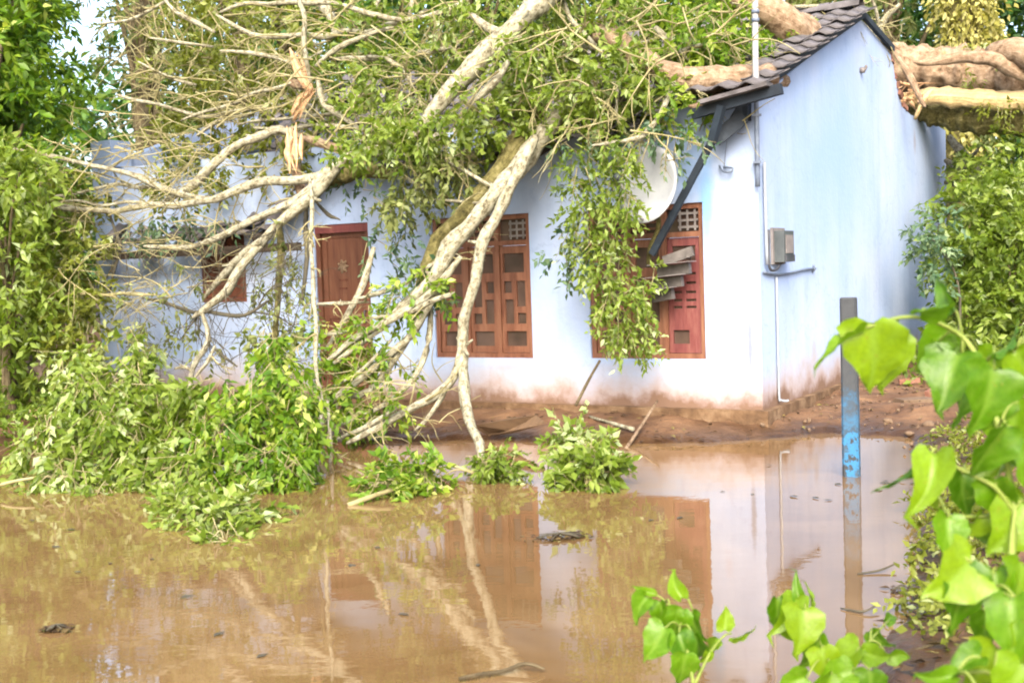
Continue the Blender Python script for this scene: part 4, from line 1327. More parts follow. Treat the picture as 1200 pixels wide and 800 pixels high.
# left limbs
limb([(545, 150, .2), (500, 165, -.2), (455, 172, -.5), (420, 180, -.7), (388, 198, -.9), (352, 228, -1.1), (312, 252, -1.3), (262, 275, -1.5), (226, 287, -1.6), (175, 289, -1.8)], 9, 3.5, 'bark_pale', sides=12, grow=4)
limb([(395, 198, -.9), (362, 232, -1.15), (328, 258, -1.35), (300, 292, -1.5), (262, 338, -1.7), (234, 366, -1.8)], 9, 5.5, 'bark_pale', sides=12, grow=5, glen=.4, gdark=True)
limb([(305, 282, -1.5), (272, 312, -1.5), (246, 340, -1.6)], 6, 5, 'bark_pale')
limb([(460, 205, -.5), (420, 200, -.7), (376, 215, -.8), (345, 242, -.9)], 10, 8, 'bark_moss', sides=12)
limb([(395, 195, -.7), (372, 208, -.95), (345, 210, -1.0), (310, 214, -1.1), (280, 222, -1.2), (256, 234, -1.3), (205, 241, -1.4), (132, 246, -1.6), (60, 243, -1.9), (-20, 238, -2.2)], 8, 3, 'bark_pale', grow=9, glen=.6)
limb([(360, 163, -.4), (330, 153, -.6), (300, 158, -.8), (272, 172, -.9), (248, 196, -1.0), (226, 216, -1.1), (203, 230, -1.2)], 5.5, 6.5, 'bark_pale', sides=12, grow=3)
limb([(246, 236, -1.3), (215, 231, -1.3), (160, 207, -1.5), (110, 194, -1.7), (60, 184, -1.8), (18, 175, -2)], 4.5, 2.5, 'bark_pale', grow=5, glen=.5)
limb([(258, 233, -1.2), (200, 224, -1.3), (140, 216, -1.4), (85, 228, -1.6), (20, 236, -1.9)], 3.5, 2, 'bark_pale', grow=4)
limb([(130, 245, -1.6), (80, 240, -1.8), (30, 236, -2), (-10, 230, -2.2)], 3, 2, 'bark_pale', grow=4)
limb([(212, 238, -1.3), (175, 240, -1.4), (120, 238, -1.6), (60, 238, -1.8)], 3, 2, 'bark_pale')
limb([(60, 353, -1.9), (85, 343, -1.9), (120, 346, -1.8), (180, 345, -1.7)], 2.5, 2, 'twig', grow=3)
limb([(172, 350, -1.6), (240, 367, -1.8), (285, 368, -1.8), (312, 354, -1.7)], 2.5, 2, 'twig_dark', grow=3, gdark=True)
limb([(128, 250, -1.5), (140, 290, -1.6), (128, 345, -1.7)], 2, 1.5, 'twig_dark', grow=2, gdark=True)
limb([(325, 258, -1.2), (326, 320, -1.3), (324, 370, -1.4), (320, 425, -1.6)], 4.5, 3.5, 'bark_moss', grow=6, glen=.3, gdark=True)
limb([(360, 235, -.9), (358, 265, -1.0), (362, 300, -1.2), (355, 345, -1.4)], 3, 3, 'twig_dark', grow=2, gdark=True)
limb([(370, 236, -.9), (385, 252, -.9), (395, 256, -.9)], 2.5, 2, 'twig_dark')
limb([(236, 365, -1.8), (244, 395, -1.8), (226, 428, -1.9), (222, 465, -2.0)], 4, 4, 'bark_pale', grow=3, gdark=True)
limb([(252, 405, -1.8), (244, 425, -1.9), (230, 440, -1.95)], 3, 3, 'bark_pale', grow=2)
limb([(250, 408, -1.7), (262, 417, -1.7), (276, 428, -1.7)], 2, 1.5, 'twig_dark')
limb([(205, 432, -1.9), (216, 430, -1.9), (224, 434, -1.9)], 3, 3, 'bark_pale')
# torn orange wood at upper left
def shards(pts, wpx, n, label):
    """a torn strip of wood: long thin shards lying along one path"""
    p0 = [P(*q) for q in pts]
    k = m_per_px(p0[0])
    b = MB()
    for i in range(n):
        off = Vector((random.gauss(0, .3), random.gauss(0, .25), random.gauss(0, .12))) * wpx * k
        a_, c_ = sorted((random.uniform(0, .35), random.uniform(.6, 1.0)))
        q = []
        for f in (a_, (a_ * 2 + c_) / 3, (a_ + 2 * c_) / 3, c_):
            g_ = f * (len(p0) - 1); m_ = min(int(g_), len(p0) - 2)
            q.append(p0[m_].lerp(p0[m_ + 1], g_ - m_) + off + Vector((random.gauss(0, .1), random.gauss(0, .1), 0)) * wpx * k)
        r = wpx * k * random.uniform(.14, .34)
        b.tube(q, [r * .25, r, r * .8, r * .1], 5, res=2, bump=.3)
    o = b.build('torn_wood', M['raw_wood'], ft)
    o['label'] = label
shards([(341, 52, -.5), (350, 80, -.55), (357, 96, -.6), (365, 114, -.6)], 9, 12, 'torn splinter of raw orange wood standing up')
shards([(366, 102, -.6), (350, 122, -.65), (341, 146, -.7)], 9, 10, 'bent strip of raw wood below the splinter')
shards([(343, 146, -.75), (341, 175, -.9), (346, 206, -1.05)], 11, 12, 'wide strip of raw orange wood above the fork')
limb([(346, 195, -.8), (352, 222, -.9)], 9, 8, 'bark_tan', bump=.3)
limb([(340, 96, -.35), (352, 100, -.4)], 8, 9, 'bark_tan', bump=.4)
limb([(372, 92, -.5), (377, 118, -.55), (392, 132, -.5), (420, 150, -.4)], 5, 4, 'bark_pale')
limb([(350, -30, -.6), (354, 20, -.6), (358, 55, -.6), (363, 92, -.55)], 3.6, 4, 'bark_pale', grow=3)
limb([(352, 160, -.4), (372, 166, -.5), (400, 175, -.5)], 4, 6, 'bark_tan', bump=.3)
upper = [
    ([(560, -10, .6), (530, 8, .4), (495, 20, .2), (470, 22, 0), (430, 14, -.2), (392, 4, -.3), (340, 3, -.4), (262, 13, -.6)], 5, 3),
    ([(500, 12, .3), (478, 24, .1), (430, 38, -.1), (382, 42, -.3), (330, 42, -.4), (292, 40, -.5), (258, 20, -.6)], 5, 3),
    ([(352, 82, -.5), (330, 72, -.5), (298, 62, -.6), (262, 60, -.7)], 3.5, 2.5),
    ([(370, 78, -.5), (394, 60, -.4), (432, 40, -.2), (470, 30, .1)], 4, 4),
    ([(385, 70, -.4), (440, 66, -.2), (500, 62, .1), (535, 54, .2)], 3, 4),
    ([(430, 66, -.3), (452, 72, -.3), (470, 82, -.3), (482, 98, -.4)], 4, 2.5),
    ([(330, 124, -.3), (270, 131, -.5), (216, 134, -.7), (180, 120, -.9), (140, 112, -1)], 3.5, 2.5),
    ([(252, 38, -.4), (206, 12, -.5), (190, -5, -.5)], 3.5, 3),
    ([(250, 55, -.4), (215, 53, -.6), (178, 45, -.8)], 2.5, 2),
    ([(205, -5, -.4), (170, 15, -.6), (150, 24, -.8), (120, 28, -.9)], 3, 2),
    ([(230, 100, -.5), (195, 88, -.7), (165, 74, -.8)], 3, 2),
    ([(345, 96, -.4), (300, 108, -.5), (270, 122, -.6), (215, 140, -.7)], 3, 2),
    ([(298, 135, -.3), (262, 136, -.5), (235, 156, -.6)], 5, 3),
    ([(378, 60, -.3), (350, 76, -.3)], 3, 3),
    ([(392, 108, -.3), (438, 108, -.2), (470, 104, 0)], 2.5, 2.5),
    ([(440, 10, .4), (452, -20, .6)], 4, 4), ([(480, 20, .2), (485, -10, .3)], 5, 4),
    ([(372, -12, 1.2), (380, 10, 1.0), (392, 34, .8)], 9, 8),
    ([(640, 46, .2), (690, 54, .1), (716, 60, 0), (760, 48, .1)], 4, 3),
    ([(658, -10, .2), (672, 20, .1), (692, 48, 0), (716, 78, -.2), (724, 105, -.4), (722, 132, -.5)], 3.5, 3),
    ([(690, -10, .3), (705, 20, .2), (718, 62, 0)], 3, 3),
    ([(722, 100, -.4), (714, 120, -.5), (700, 138, -.6)], 3, 2),
    ([(768, 32, .2), (786, 46, .2), (800, 64, .3)], 6, 5),
    ([(782, 64, .2), (815, 54, .4), (842, 48, .6)], 4, 3),
    ([(796, 78, 0), (786, 105, -.3), (772, 138, -.6), (760, 152, -.7), (745, 163, -.8), (700, 170, -.9)], 5, 3),
    ([(796, 100, .2), (806, 112, .0), (822, 122, -.2)], 3, 2.5),
    ([(860, 30, 2.0), (890, 34, 2.4), (925, 36, 3.0)], 3, 4), ([(870, 75, 1), (895, 62, 1.6), (918, 48, 2.4)], 3.5, 2.5),
    ([(930, 8, 3.5), (970, 6, 3.6), (1010, 4, 3.8)], 4, 2),
    ([(1000, 20, 4.0), (1024, 45, 4.6), (1040, 60, 5)], 5, 4), ([(1055, 5, 5), (1036, 22, 4.9), (1028, 44, 4.8)], 4, 4), ([(1020, -5, 4.5), (1026, 15, 4.6), (1030, 36, 4.7)], 3, 3),
    ([(500, 180, -.6), (522, 186, -.7), (548, 200, -.8), (578, 220, -.9)], 2, 3),
    ([(492, 232, -.8), (530, 234, -.8), (562, 238, -.9)], 1.5, 2.5),
    ([(560, 165, -.4), (585, 168, -.5), (602, 158, -.5)], 5, 5),
    ([(470, 160, -.3), (420, 150, -.4), (365, 148, -.4), (300, 150, -.5)], 4, 2.5),
    ([(440, 140, -.2), (400, 132, -.3), (350, 136, -.4), (280, 146, -.5)], 3, 2),
]
for pts, r0, r1 in upper:
    limb(pts, r0, r1, 'bark_pale', grow=5, glen=.45, sides=8)
# bare broken branches beside the right rear corner
for pts, r0, r1 in [([(1112, 160, 7.8), (1138, 186, 7.6), (1160, 206, 7.5), (1172, 214, 7.5)], 7, 5), ([(1108, 188, 8), (1140, 204, 7.6), (1175, 214, 7.4), (1205, 222, 7.2)], 5, 4), ([(1108, 200, 8), (1140, 212, 7.8), (1155, 222, 7.6)], 5, 4), ([(1108, 214, 8), (1132, 218, 7.8)], 6, 6), ([(1108, 236, 8), (1128, 234, 7.8), (1150, 228, 7.6)], 5, 3), ([(1108, 250, 8), (1124, 248, 7.8)], 5, 5)]:
    limb(pts, r0, r1, 'bark_pale')
# dense pale twig tangle over the left of the roof
for k in range(160):
    p = P(random.uniform(150, 420), random.uniform(10, 225), random.uniform(-.9, 1.2))
    dr = Vector((random.choice((-1, -1, 1)) * random.uniform(.4, 1), random.gauss(0, .3), random.gauss(0, .35))).normalized()
    grow_twig(p, dr, random.uniform(.4, 1.1), random.uniform(.006, .014), twigs, 1)
for k in range(120):
    p = P(random.uniform(20, 240), random.uniform(160, 360), random.uniform(-2.2, -1.4))
    dr = Vector((random.choice((-1, 1)) * random.uniform(.4, 1), random.gauss(0, .3), random.gauss(0, .4))).normalized()
    grow_twig(p, dr, random.uniform(.3, .8), random.uniform(.004, .009), twigs, 1)
for k in range(150):
    p = P(random.uniform(400, 860), random.uniform(0, 160), random.uniform(-1.0, .8))
    dr = Vector((random.gauss(0, 1), random.gauss(0, .5), random.gauss(0, .6))).normalized()
    grow_twig(p, dr, random.uniform(.3, .8), random.uniform(.005, .012), twigs, 1)
for k in range(150):
    p = P(random.uniform(130, 360), random.uniform(270, 440), random.uniform(-1.9, -1.4))
    dr = Vector((random.gauss(0, .8), random.gauss(0, .3), random.gauss(-.3, .6))).normalized()
    grow_twig(p, dr, random.uniform(.2, .5), random.uniform(.003, .006), twigs_dark, 2)
for k in range(36):
    p = P(random.uniform(372, 520), random.uniform(400, 520), random.uniform(-2.3, -1.6))
    dr = Vector((random.gauss(0, 1), random.gauss(0, .3), random.gauss(0, .5))).normalized()
    grow_twig(p, dr, random.uniform(.2, .5), random.uniform(.004, .008), twigs, 1)

# leaves of the fallen tree; one foliage part for each mass
def foliage(items, m_, name='foliage', label=None, parent=None, dens=.72, **kw):
    lv = Leaves()
    par = parent or ft
    for it in items:
        px, py, h, rx, ry, rd, n = it[:7]
        n = max(3, int(n * dens))
        k2 = dict(kw)
        if len(it) > 7: k2['tint'] = it[7]
        o_, d_, L_ = pxcloud(lv, px, py, h, rx, ry, rd, n, **k2)
        for i in range(0, n, 3):
            a = Vector(o_[i]); e = a + Vector(d_[i]) * float(L_[i])
            e.z -= float(L_[i]) * .25
            twigs.tube([a - Vector(d_[i]) * .12, a, e], [.005, .002], 4, res=1, cap=False)
    o = lv.build(name, M[m_], par)
    if label: o['label'] = label
    return o
foliage([(460, 105, -.2, 50, 42, .5, 110), (425, 145, -.4, 50, 26, .4, 75), (485, 165, -.6, 50, 24, .4, 80), (510, 55, .2, 45, 40, .5, 75), (570, 15, .4, 50, 36, .6, 70), (545, 40, .3, 40, 36, .5, 50), (590, 135, -.4, 44, 30, .4, 95), (640, 110, -.2, 55, 44, .5, 120), (630, 65, 0, 45, 36, .5, 85), (690, 120, -.4, 45, 36, .4, 100), (660, 45, .2, 55, 45, .6, 85), (720, 95, -.3, 45, 46, .4, 100), (762, 105, -.3, 34, 34, .3, 60), (420, 90, 0, 50, 36, .5, 60), (405, 45, 0, 60, 40, .6, 45), (740, 40, .3, 60, 40, .6, 110), (470, 30, .4, 50, 30, .6, 40), (555, 160, -.5, 40, 16, .3, 40), (640, -40, .8, 90, 40, .9, 80), (700, 10, .5, 50, 30, .5, 50)],
        'leaf_mid', label='yellow green leaf mass over the middle of the roof', size=.082, per=12, droop=.45, tint=.5)
foliage([(805, 45, .6, 44, 34, .5, 90, .5), (850, 50, .9, 34, 30, .4, 75, .45), (880, 66, 1.2, 24, 18, .35, 50, .5), (905, 58, 1.9, 20, 14, .3, 34, .45), (925, 44, 2.3, 16, 10, .25, 22, .45), (945, 30, 2.8, 14, 9, .25, 14, .5), (868, 82, .5, 18, 9, .2, 20, .5), (835, 70, .7, 40, 18, .35, 60, .4), (782, 72, .4, 30, 24, .35, 50, .45), (800, -5, 1.0, 60, 40, .7, 90, .5), (860, 20, 1.6, 34, 24, .4, 45, .5), (815, 122, -.35, 16, 8, .2, 10, .6), (790, 130, -.4, 18, 14, .2, 18, .6)],
        'leaf_fresh', label='fresh green leaf mass over the right of the roof', size=.082, per=12, droop=.45, tint=.5)
foliage([(440, 165, -1.1, 40, 16, .2, 44, .5), (490, 160, -1.0, 36, 16, .2, 40, .5), (405, 180, -1.1, 20, 12, .15, 16, .5), (545, 120, -1.0, 30, 26, .2, 22, .6), (520, 150, -1.0, 30, 18, .2, 22, .55), (590, 60, -.7, 22, 22, .2, 12, .6), (610, 95, -.7, 30, 26, .25, 24, .65), (480, 140, -.9, 30, 20, .2, 22, .65)],
        'leaf_mid', label='pale leaves in front of the thick slanting limb', size=.082, per=10, droop=.5, tint=.6)
foliage([(500, 205, -.7, 50, 22, .3, 60), (478, 235, -.8, 28, 22, .25, 36), (530, 190, -.7, 30, 22, .3, 32), (455, 240, -.8, 18, 14, .2, 12), (540, 215, -.9, 20, 12, .2, 9)],
        'leaf_grey', label='grey green leaves hanging below the eave', size=.08, per=11, droop=.9, tint=.45)
foliage([(692, 195, -.75, 30, 30, .22, 50, .35), (690, 250, -.7, 34, 36, .25, 100, .5), (708, 305, -.7, 34, 34, .28, 110, .6), (728, 355, -.7, 30, 30, .28, 110, .55), (736, 392, -.65, 28, 18, .22, 60, .6), (748, 402, -.6, 14, 10, .15, 14, .6), (720, 175, -.8, 28, 20, .22, 30, .4), (726, 215, -.85, 16, 36, .14, 44, .5), (738, 235, -.85, 12, 26, .12, 26, .5), (742, 180, -.85, 16, 12, .12, 16, .5), (668, 210, -.7, 18, 24, .16, 20, .3), (760, 340, -.5, 10, 30, .12, 18, .5)],
        'leaf_mid', label='leafy bough hanging in front of the right window', size=.066, per=10, droop=.8, dens=.56)
foliage([(664, 300, -.7, 26, 28, .2, 26), (655, 285, -.7, 14, 24, .15, 9), (800, 165, -.5, 26, 20, .2, 12), (780, 150, -.5, 24, 18, .2, 14), (705, 160, -.6, 30, 14, .2, 14), (660, 180, -.6, 16, 14, .2, 8), (425, 215, -.7, 34, 20, .2, 14), (450, 290, -.8, 30, 30, .2, 16), (490, 330, -1.2, 30, 34, .2, 34), (470, 270, -.8, 20, 22, .2, 9)],
        'leaf_teal', label='blue green leaves against the pale wall', size=.075, per=9, droop=.8, tint=.4)
foliage([(480, 345, -1.4, 34, 34, .25, 44), (435, 395, -1.6, 26, 30, .25, 24), (455, 430, -1.7, 30, 24, .3, 18), (405, 440, -1.8, 30, 40, .25, 50), (430, 482, -1.9, 40, 16, .3, 34), (390, 400, -1.7, 16, 36, .2, 30), (510, 325, -1.3, 16, 20, .2, 16), (395, 450, -1.9, 20, 34, .2, 30), (425, 415, -1.75, 24, 24, .2, 18), (450, 475, -1.9, 26, 12, .2, 18), (400, 500, -2.0, 28, 12, .2, 20)],
        'leaf_fresh', label='leaves among the branches in front of the door', size=.075, per=11, droop=.5, tint=.55)
foliage([(215, 100, .4, 48, 50, .6, 90), (280, 80, .3, 70, 60, .7, 100), (225, 160, .1, 50, 42, .5, 110), (270, 190, -.2, 55, 28, .4, 50), (330, 130, 0, 60, 45, .6, 70), (340, 60, .4, 60, 50, .7, 60), (230, 30, .6, 80, 40, .8, 80), (300, 5, .6, 80, 40, .8, 70), (210, 212, -.6, 44, 18, .4, 50), (330, 180, -.3, 40, 24, .3, 30), (205, 10, .8, 34, 20, .5, 20)],
        'leaf_olive', label='olive leaf mass over the left of the roof', size=.085, per=12, droop=.5, tint=.45)
foliage([(60, 215, -1.8, 70, 30, .4, 52), (50, 270, -1.9, 70, 40, .4, 90), (90, 320, -1.9, 45, 45, .3, 80), (30, 350, -2, 60, 50, .4, 90), (90, 390, -2, 45, 36, .3, 80), (135, 232, -1.4, 20, 8, .2, 7)],
        'leaf_olive', label='yellow leaf mass at the far left end of the branches', dens=.6, size=.085, per=12, droop=.6, tint=.5)
foliage([(165, 268, -1.2, 26, 16, .2, 18), (205, 260, -1.1, 40, 12, .2, 22), (240, 256, -1.0, 30, 10, .2, 12)],  # eave shade is painted into these leaves' colour
        'leaf_teal', label='leaves coloured dark for the shade under the sagging left eave', size=.08, per=9, droop=1.1, tint=.4)
foliage([(180, 370, -1.7, 40, 45, .3, 38), (150, 420, -1.9, 34, 45, .3, 60), (215, 345, -1.7, 26, 40, .2, 22), (320, 330, -1.4, 26, 40, .2, 34), (340, 290, -1.3, 22, 30, .2, 16), (315, 395, -1.6, 28, 36, .2, 60), (345, 360, -1.5, 24, 40, .2, 34), (235, 400, -1.8, 26, 30, .2, 12), (350, 410, -1.8, 20, 30, .2, 34)],
        'leaf_grey', label='loose grey green leaves against the left wall', dens=.55, size=.07, per=9, droop=.7, tint=.45)
foliage([(1172, 122, 6.4, 26, 8, .1, 14, .4), (1135, 92, 6.6, 16, 10, .1, 12, .5), (1195, 128, 6.3, 20, 8, .1, 12, .4), (1150, 62, 6.8, 30, 8, .15, 20, .6), (1100, 64, 6.8, 16, 6, .1, 8, .6)], 'leaf_olive', label='green tufts growing on the trunk', size=.07, per=9, droop=.9)
t1 = twigs.build('twigs', M['twig'], ft); t1['kind'] = 'stuff'; t1['label'] = 'tangle of pale bare twigs'
t2 = twigs_dark.build('twigs', M['twig_dark'], ft); t2['kind'] = 'stuff'; t2['label'] = 'thin dark twigs against the left wall'

# ================================================================== BOUGHS LYING IN THE FLOOD
def bough(name, label, items, m_, base, size, tint=.5, droop=.4, group=None, stems=None, cat='branch'):
    base = Vector(base)
    t = empty(name, base, label, cat, group)
    lv = Leaves()
    b = MB()
    for it in items:
        px, py, d_, rx, ry, rd, n = it[:7]
        p = D(px, py, d_); k = d_ / FPX
        o_, dd, L_ = lv.cloud(p, (rx * k, ry * k, rd), n, frame=CAMAX, size=size, per=12, droop=droop, tint=it[7] if len(it) > 7 else tint, hollow=.2)
        for i in range(0, n, 2):
            a = Vector(o_[i]); e = a + Vector(dd[i]) * float(L_[i])
            b.tube([a - Vector(dd[i]) * .1, a, e], [.004, .0015], 4, res=1, cap=False)
        b.tube([base, base.lerp(p, .5) + Vector((random.gauss(0, .05), 0, .06)), p], [.018, .012, .005], 6)
    for p_ in (stems or []):
        b.tube([D(*q) for q in p_[0]], p_[1], 7)
    b.build('twigs', M['twig'], t)['kind'] = 'stuff'
    lv.build('foliage', M[m_], t)
    # keep leaf tips out of the flood water
    return t
bb = D(150, 540, 9.5); bb.z = -.1
bough('leafy_bough', 'big yellow green bough lying in the flood at left', [
    (110, 460, 9.9, 40, 26, .3, 56, .55), (70, 500, 9.7, 34, 26, .3, 44, .6), (150, 445, 10.1, 36, 24, .3, 46, .5), (190, 470, 9.8, 40, 26, .3, 60, .5), (135, 500, 9.5, 44, 30, .3, 76, .45), (85, 545, 9.3, 40, 26, .3, 56, .6), (165, 535, 9.3, 44, 30, .3, 76, .5), (215, 515, 9.4, 36, 30, .3, 56, .45), (55, 572, 9.1, 24, 18, .22, 26, .65), (120, 575, 9.0, 40, 16, .25, 40, .6), (200, 565, 9.0, 36, 22, .25, 40, .5), (235, 470, 9.6, 24, 30, .25, 30, .5), (40, 530, 9.5, 20, 20, .2, 16, .6), (160, 410, 10.3, 22, 22, .2, 18, .5), (225, 545, 8.9, 30, 30, .2, 40, .45), (90, 425, 10.4, 26, 18, .2, 22, .55), (30, 590, 9.0, 14, 10, .15, 8, .7), (180, 590, 8.8, 24, 8, .15, 12, .6)],
      'leaf_mid', bb, .085, droop=.95, stems=[([(0, 568, 9), (25, 562, 9), (60, 558, 9.1), (120, 560, 9.2)], [.014, .012, .01, .006])])
bb = D(315, 520, 9.2); bb.z = -.1
bough('leafy_bough', 'bright green bough in the water beside the hanging stem', [
    (330, 450, 9.5, 30, 34, .25, 60, .5), (345, 500, 9.2, 24, 36, .25, 60, .4), (300, 480, 9.3, 34, 34, .25, 64, .5), (262, 505, 9.1, 30, 34, .25, 50, .5), (325, 540, 8.9, 34, 26, .25, 56, .38), (275, 550, 8.9, 34, 26, .25, 50, .45), (318, 410, 9.7, 18, 26, .2, 26, .5), (355, 470, 9.3, 12, 30, .18, 22, .45), (262, 460, 9.5, 22, 22, .2, 26, .5), (250, 575, 8.7, 24, 12, .2, 16, .5), (320, 568, 8.8, 26, 10, .18, 18, .4), (345, 545, 8.8, 14, 16, .15, 14, .4)],
      'leaf_fresh', bb, .08, tint=.45, droop=1.0)
bb = D(258, 625, 7.6); bb.z = -.06
bough('leafy_bough', 'small leafy spray floating in front of the big bough', [
    (255, 612, 7.5, 36, 20, .18, 52, .6), (285, 600, 7.7, 30, 16, .18, 38, .6), (225, 596, 7.8, 28, 18, .18, 40, .5), (262, 632, 7.2, 34, 9, .14, 34, .6), (215, 585, 8.2, 20, 14, .15, 20, .5)], 'leaf_mid', bb, .072, droop=.25)
bb = G(470, 575); bb.z = -.03
bough('leafy_sprig', 'low leafy sprig in the water left of the long pale branch', [
    (485, 556, 8.5, 30, 16, .2, 42, .55), (455, 562, 8.4, 26, 14, .18, 30, .5), (440, 570, 8.3, 20, 8, .15, 14, .5), (505, 560, 8.5, 16, 12, .15, 14, .5)], 'leaf_fresh', bb, .07,
      stems=[([(408, 592, 8.1), (440, 580, 8.2), (468, 571, 8.3)], [.02, .018, .012])])
bb = G(580, 555); bb.z = -.03
bough('leafy_sprig', 'small round leafy sprig at the foot of the long pale branch', [
    (580, 540, 8.9, 22, 14, .2, 36, .45), (592, 548, 8.8, 16, 8, .15, 14, .4), (566, 546, 8.8, 12, 9, .12, 10, .4)], 'leaf_mid', bb, .06,
      stems=[([(508, 540, 8.9), (530, 545, 8.9), (555, 553, 8.8), (570, 556, 8.8)], [.008, .01, .01, .008]), ([(515, 560, 8.7), (535, 550, 8.8), (556, 555, 8.8)], [.005, .006, .005])])
bb = G(690, 575); bb.z = -.03
bough('leafy_sprig', 'tall leafy sprig standing in the water below the right window', [
    (682, 506, 8.8, 20, 14, .14, 20, .6), (688, 530, 8.6, 26, 18, .16, 38, .6), (698, 552, 8.4, 26, 14, .16, 36, .6), (662, 548, 8.5, 16, 10, .14, 14, .5), (664, 516, 8.7, 14, 12, .12, 14, .6), (716, 552, 8.4, 10, 12, .1, 10, .55), (686, 568, 8.3, 24, 6, .12, 16, .55)], 'leaf_mid', bb, .078, tint=.6)
def stick(pts, rad, label, m_='bark_pale', name='stick', grp=None):
    b = MB(); b.tube(pts, rad, 7, bump=.15)
    return b.thing(name, M[m_], label, 'stick', grp)
stick([P(703, 422, -.35), P(690, 445, -.4), P(675, 475, -.55)], [.012, .014, .016], 'thin grey stick leaning on the wall under the right window', 'bark_brown')
stick([G(690, 488, .12), G(715, 495, .12), G(742, 503, .1)], [.014, .016, .02], 'pale stick lying on the bank beside the tall sprig')
stick([P(770, 470, -.4), P(752, 498, -.8), P(732, 528, -1.3)], [.01, .014, .016], 'thin brown stick propped from the bank into the water', 'bark_tan')
stick([G(538, 795, .012), G(560, 790, .02), G(590, 786, .015), G(612, 778, .03), G(625, 779, .03), G(638, 784, .015)], [.006, .007, .009, .008, .007, .004], 'thin dark crooked twig floating in the foreground water', 'bark_brown')
stick([G(1005, 672, .005), G(1030, 668, .012), G(1050, 660, .03)], [.004, .006, .004], 'short dark red twig floating right of the post', 'twig_dark')
stick([G(985, 712, .005), G(1012, 716, .012), G(1030, 706, .03)], [.003, .005, .003], 'tiny dark twig floating near the foot of the post reflection', 'twig_dark')
stick([G(1030, 780, .004), G(1065, 765, .02), G(1100, 752, .06)], [.006, .008, .006], 'long brown stem lying across the near right mud', 'bark_brown')
stick([G(24, 486, .2), G(45, 479, .3), G(62, 478, .3)], [.02, .018, .012], 'pale broken stick on the left bank', 'split_wood')
stick([G(28, 488, .18), G(50, 487, .2), G(70, 488, .2)], [.014, .014, .012], 'lower pale stick on the left bank', 'split_wood')

# ================================================================== POST AND THINGS ON THE BANK
pb = G(998, 557)
post = MB()
Rz = Matrix.Translation((pb.x, pb.y, -.35)) @ Matrix.Rotation(math.radians(-24), 4, 'Z')
V = []
for z, s_ in ((0, .058), (.5, .058), (1.1, .056), (1.615, .055), (1.625, .05)):
    for dx, dy in ((-1, -.75), (-.75, -1), (.75, -1), (1, -.75), (1, .75), (.75, 1), (-.75, 1), (-1, .75)):
        V.append(Rz @ Vector((dx * s_, dy * s_, z)))
F = []
for i in range(4):
    for k in range(8):
        k2 = (k + 1) % 8
        F.append((i * 8 + k, i * 8 + k2, i * 8 + 8 + k2, i * 8 + 8 + k))
F += [tuple(range(8))[::-1], tuple(range(32, 40))]
post.add(V, F)
me = post.mesh('post', M['post'], (pb.x, pb.y, 0))
po = link('post', me); po.location = (pb.x, pb.y, 0)
tag(po, 'square grey post with worn blue paint standing in the water', 'post')

def sheet(pts, th, m_, name, label, cat):
    b = MB()
    V = [Vector(p) for p in pts] + [Vector(p) - Vector((0, 0, th)) for p in pts]
    n = len(pts)
    F = [tuple(range(n)), tuple(range(n, 2 * n))[::-1]] + [(i, n + i, n + (i + 1) % n, (i + 1) % n) for i in range(n)]
    b.add(V, F)
    return b.thing(name, M[m_], label, cat)
sheet([G(572, 508, .06), G(600, 505, .10), G(638, 494, .22), G(628, 486, .26), G(596, 490, .2), G(556, 498, .16)], .02, 'slab', 'board', 'dark wet board lying on the bank under the latticed window', 'board')
def brick_thing(px, py, rot, label, size=(.2, .1, .075), m_='brick', name='brick', cat='brick'):
    p = G(px, py, .15)
    p.z = ground_z(p.x, p.y) - .015
    b = MB()
    Mx = Matrix.Translation(p) @ Euler((random.gauss(0, .12), random.gauss(0, .12), rot)).to_matrix().to_4x4()
    b.box((-size[0] / 2, -size[1] / 2, 0), (size[0] / 2, size[1] / 2, size[2]), Mx)
    return b.thing(name, M[m_], label, cat)
brick_thing(1072, 470, .3, 'dark flat stone slab on the bank right of the post', (.36, .16, .05), 'stone', 'stone_slab', 'stone')
brick_thing(1066, 449, -.2, 'pale brick half buried in the bank behind the leaves', (.22, .1, .06), 'brick')
brick_thing(1095, 462, .8, 'brown brick on the bank near the right bush', (.22, .1, .06), 'brick')
def stone(px, py, r, label, grp='stones on the mud bank'):
    p = G(px, py, .12)
    p.z = ground_z(p.x, p.y)
    V, F = [], []
    ns, nr = 8, 5
    for i in range(nr + 1):
        th = math.pi * i / nr
        for k in range(ns):
            a = 2 * math.pi * k / ns
            d = Vector((math.sin(th) * math.cos(a), math.sin(th) * math.sin(a), math.cos(th) * .6))
            V.append(p + d * r * (1 + .35 * noise.noise(d * 1.7 + p * 3)))
    for i in range(nr):
        for k in range(ns):
            F.append((i * ns + k, i * ns + (k + 1) % ns, (i + 1) * ns + (k + 1) % ns, (i + 1) * ns + k))
    b = MB(); b.add(V, F, True)
    return b.thing('stone', M['stone'], label, 'stone', grp)
for px, py, r, lab in [(1088, 489, .06, 'rounded stone at the water edge right of the post'), (1040, 487, .045, 'small stone on the bank just right of the post'), (970, 497, .05, 'dark clod on the bank left of the post'), (868, 489, .07, 'clod against the corner of the plinth'), (470, 505, .06, 'clod on the bank below the fan of branches'), (1065, 496, .04, 'little stone beside the rounded stone'), (1110, 500, .05, 'stone at the right end of the bank'), (650, 505, .05, 'clod on the bank left of the tall sprig')]:
    stone(px, py, r, lab)
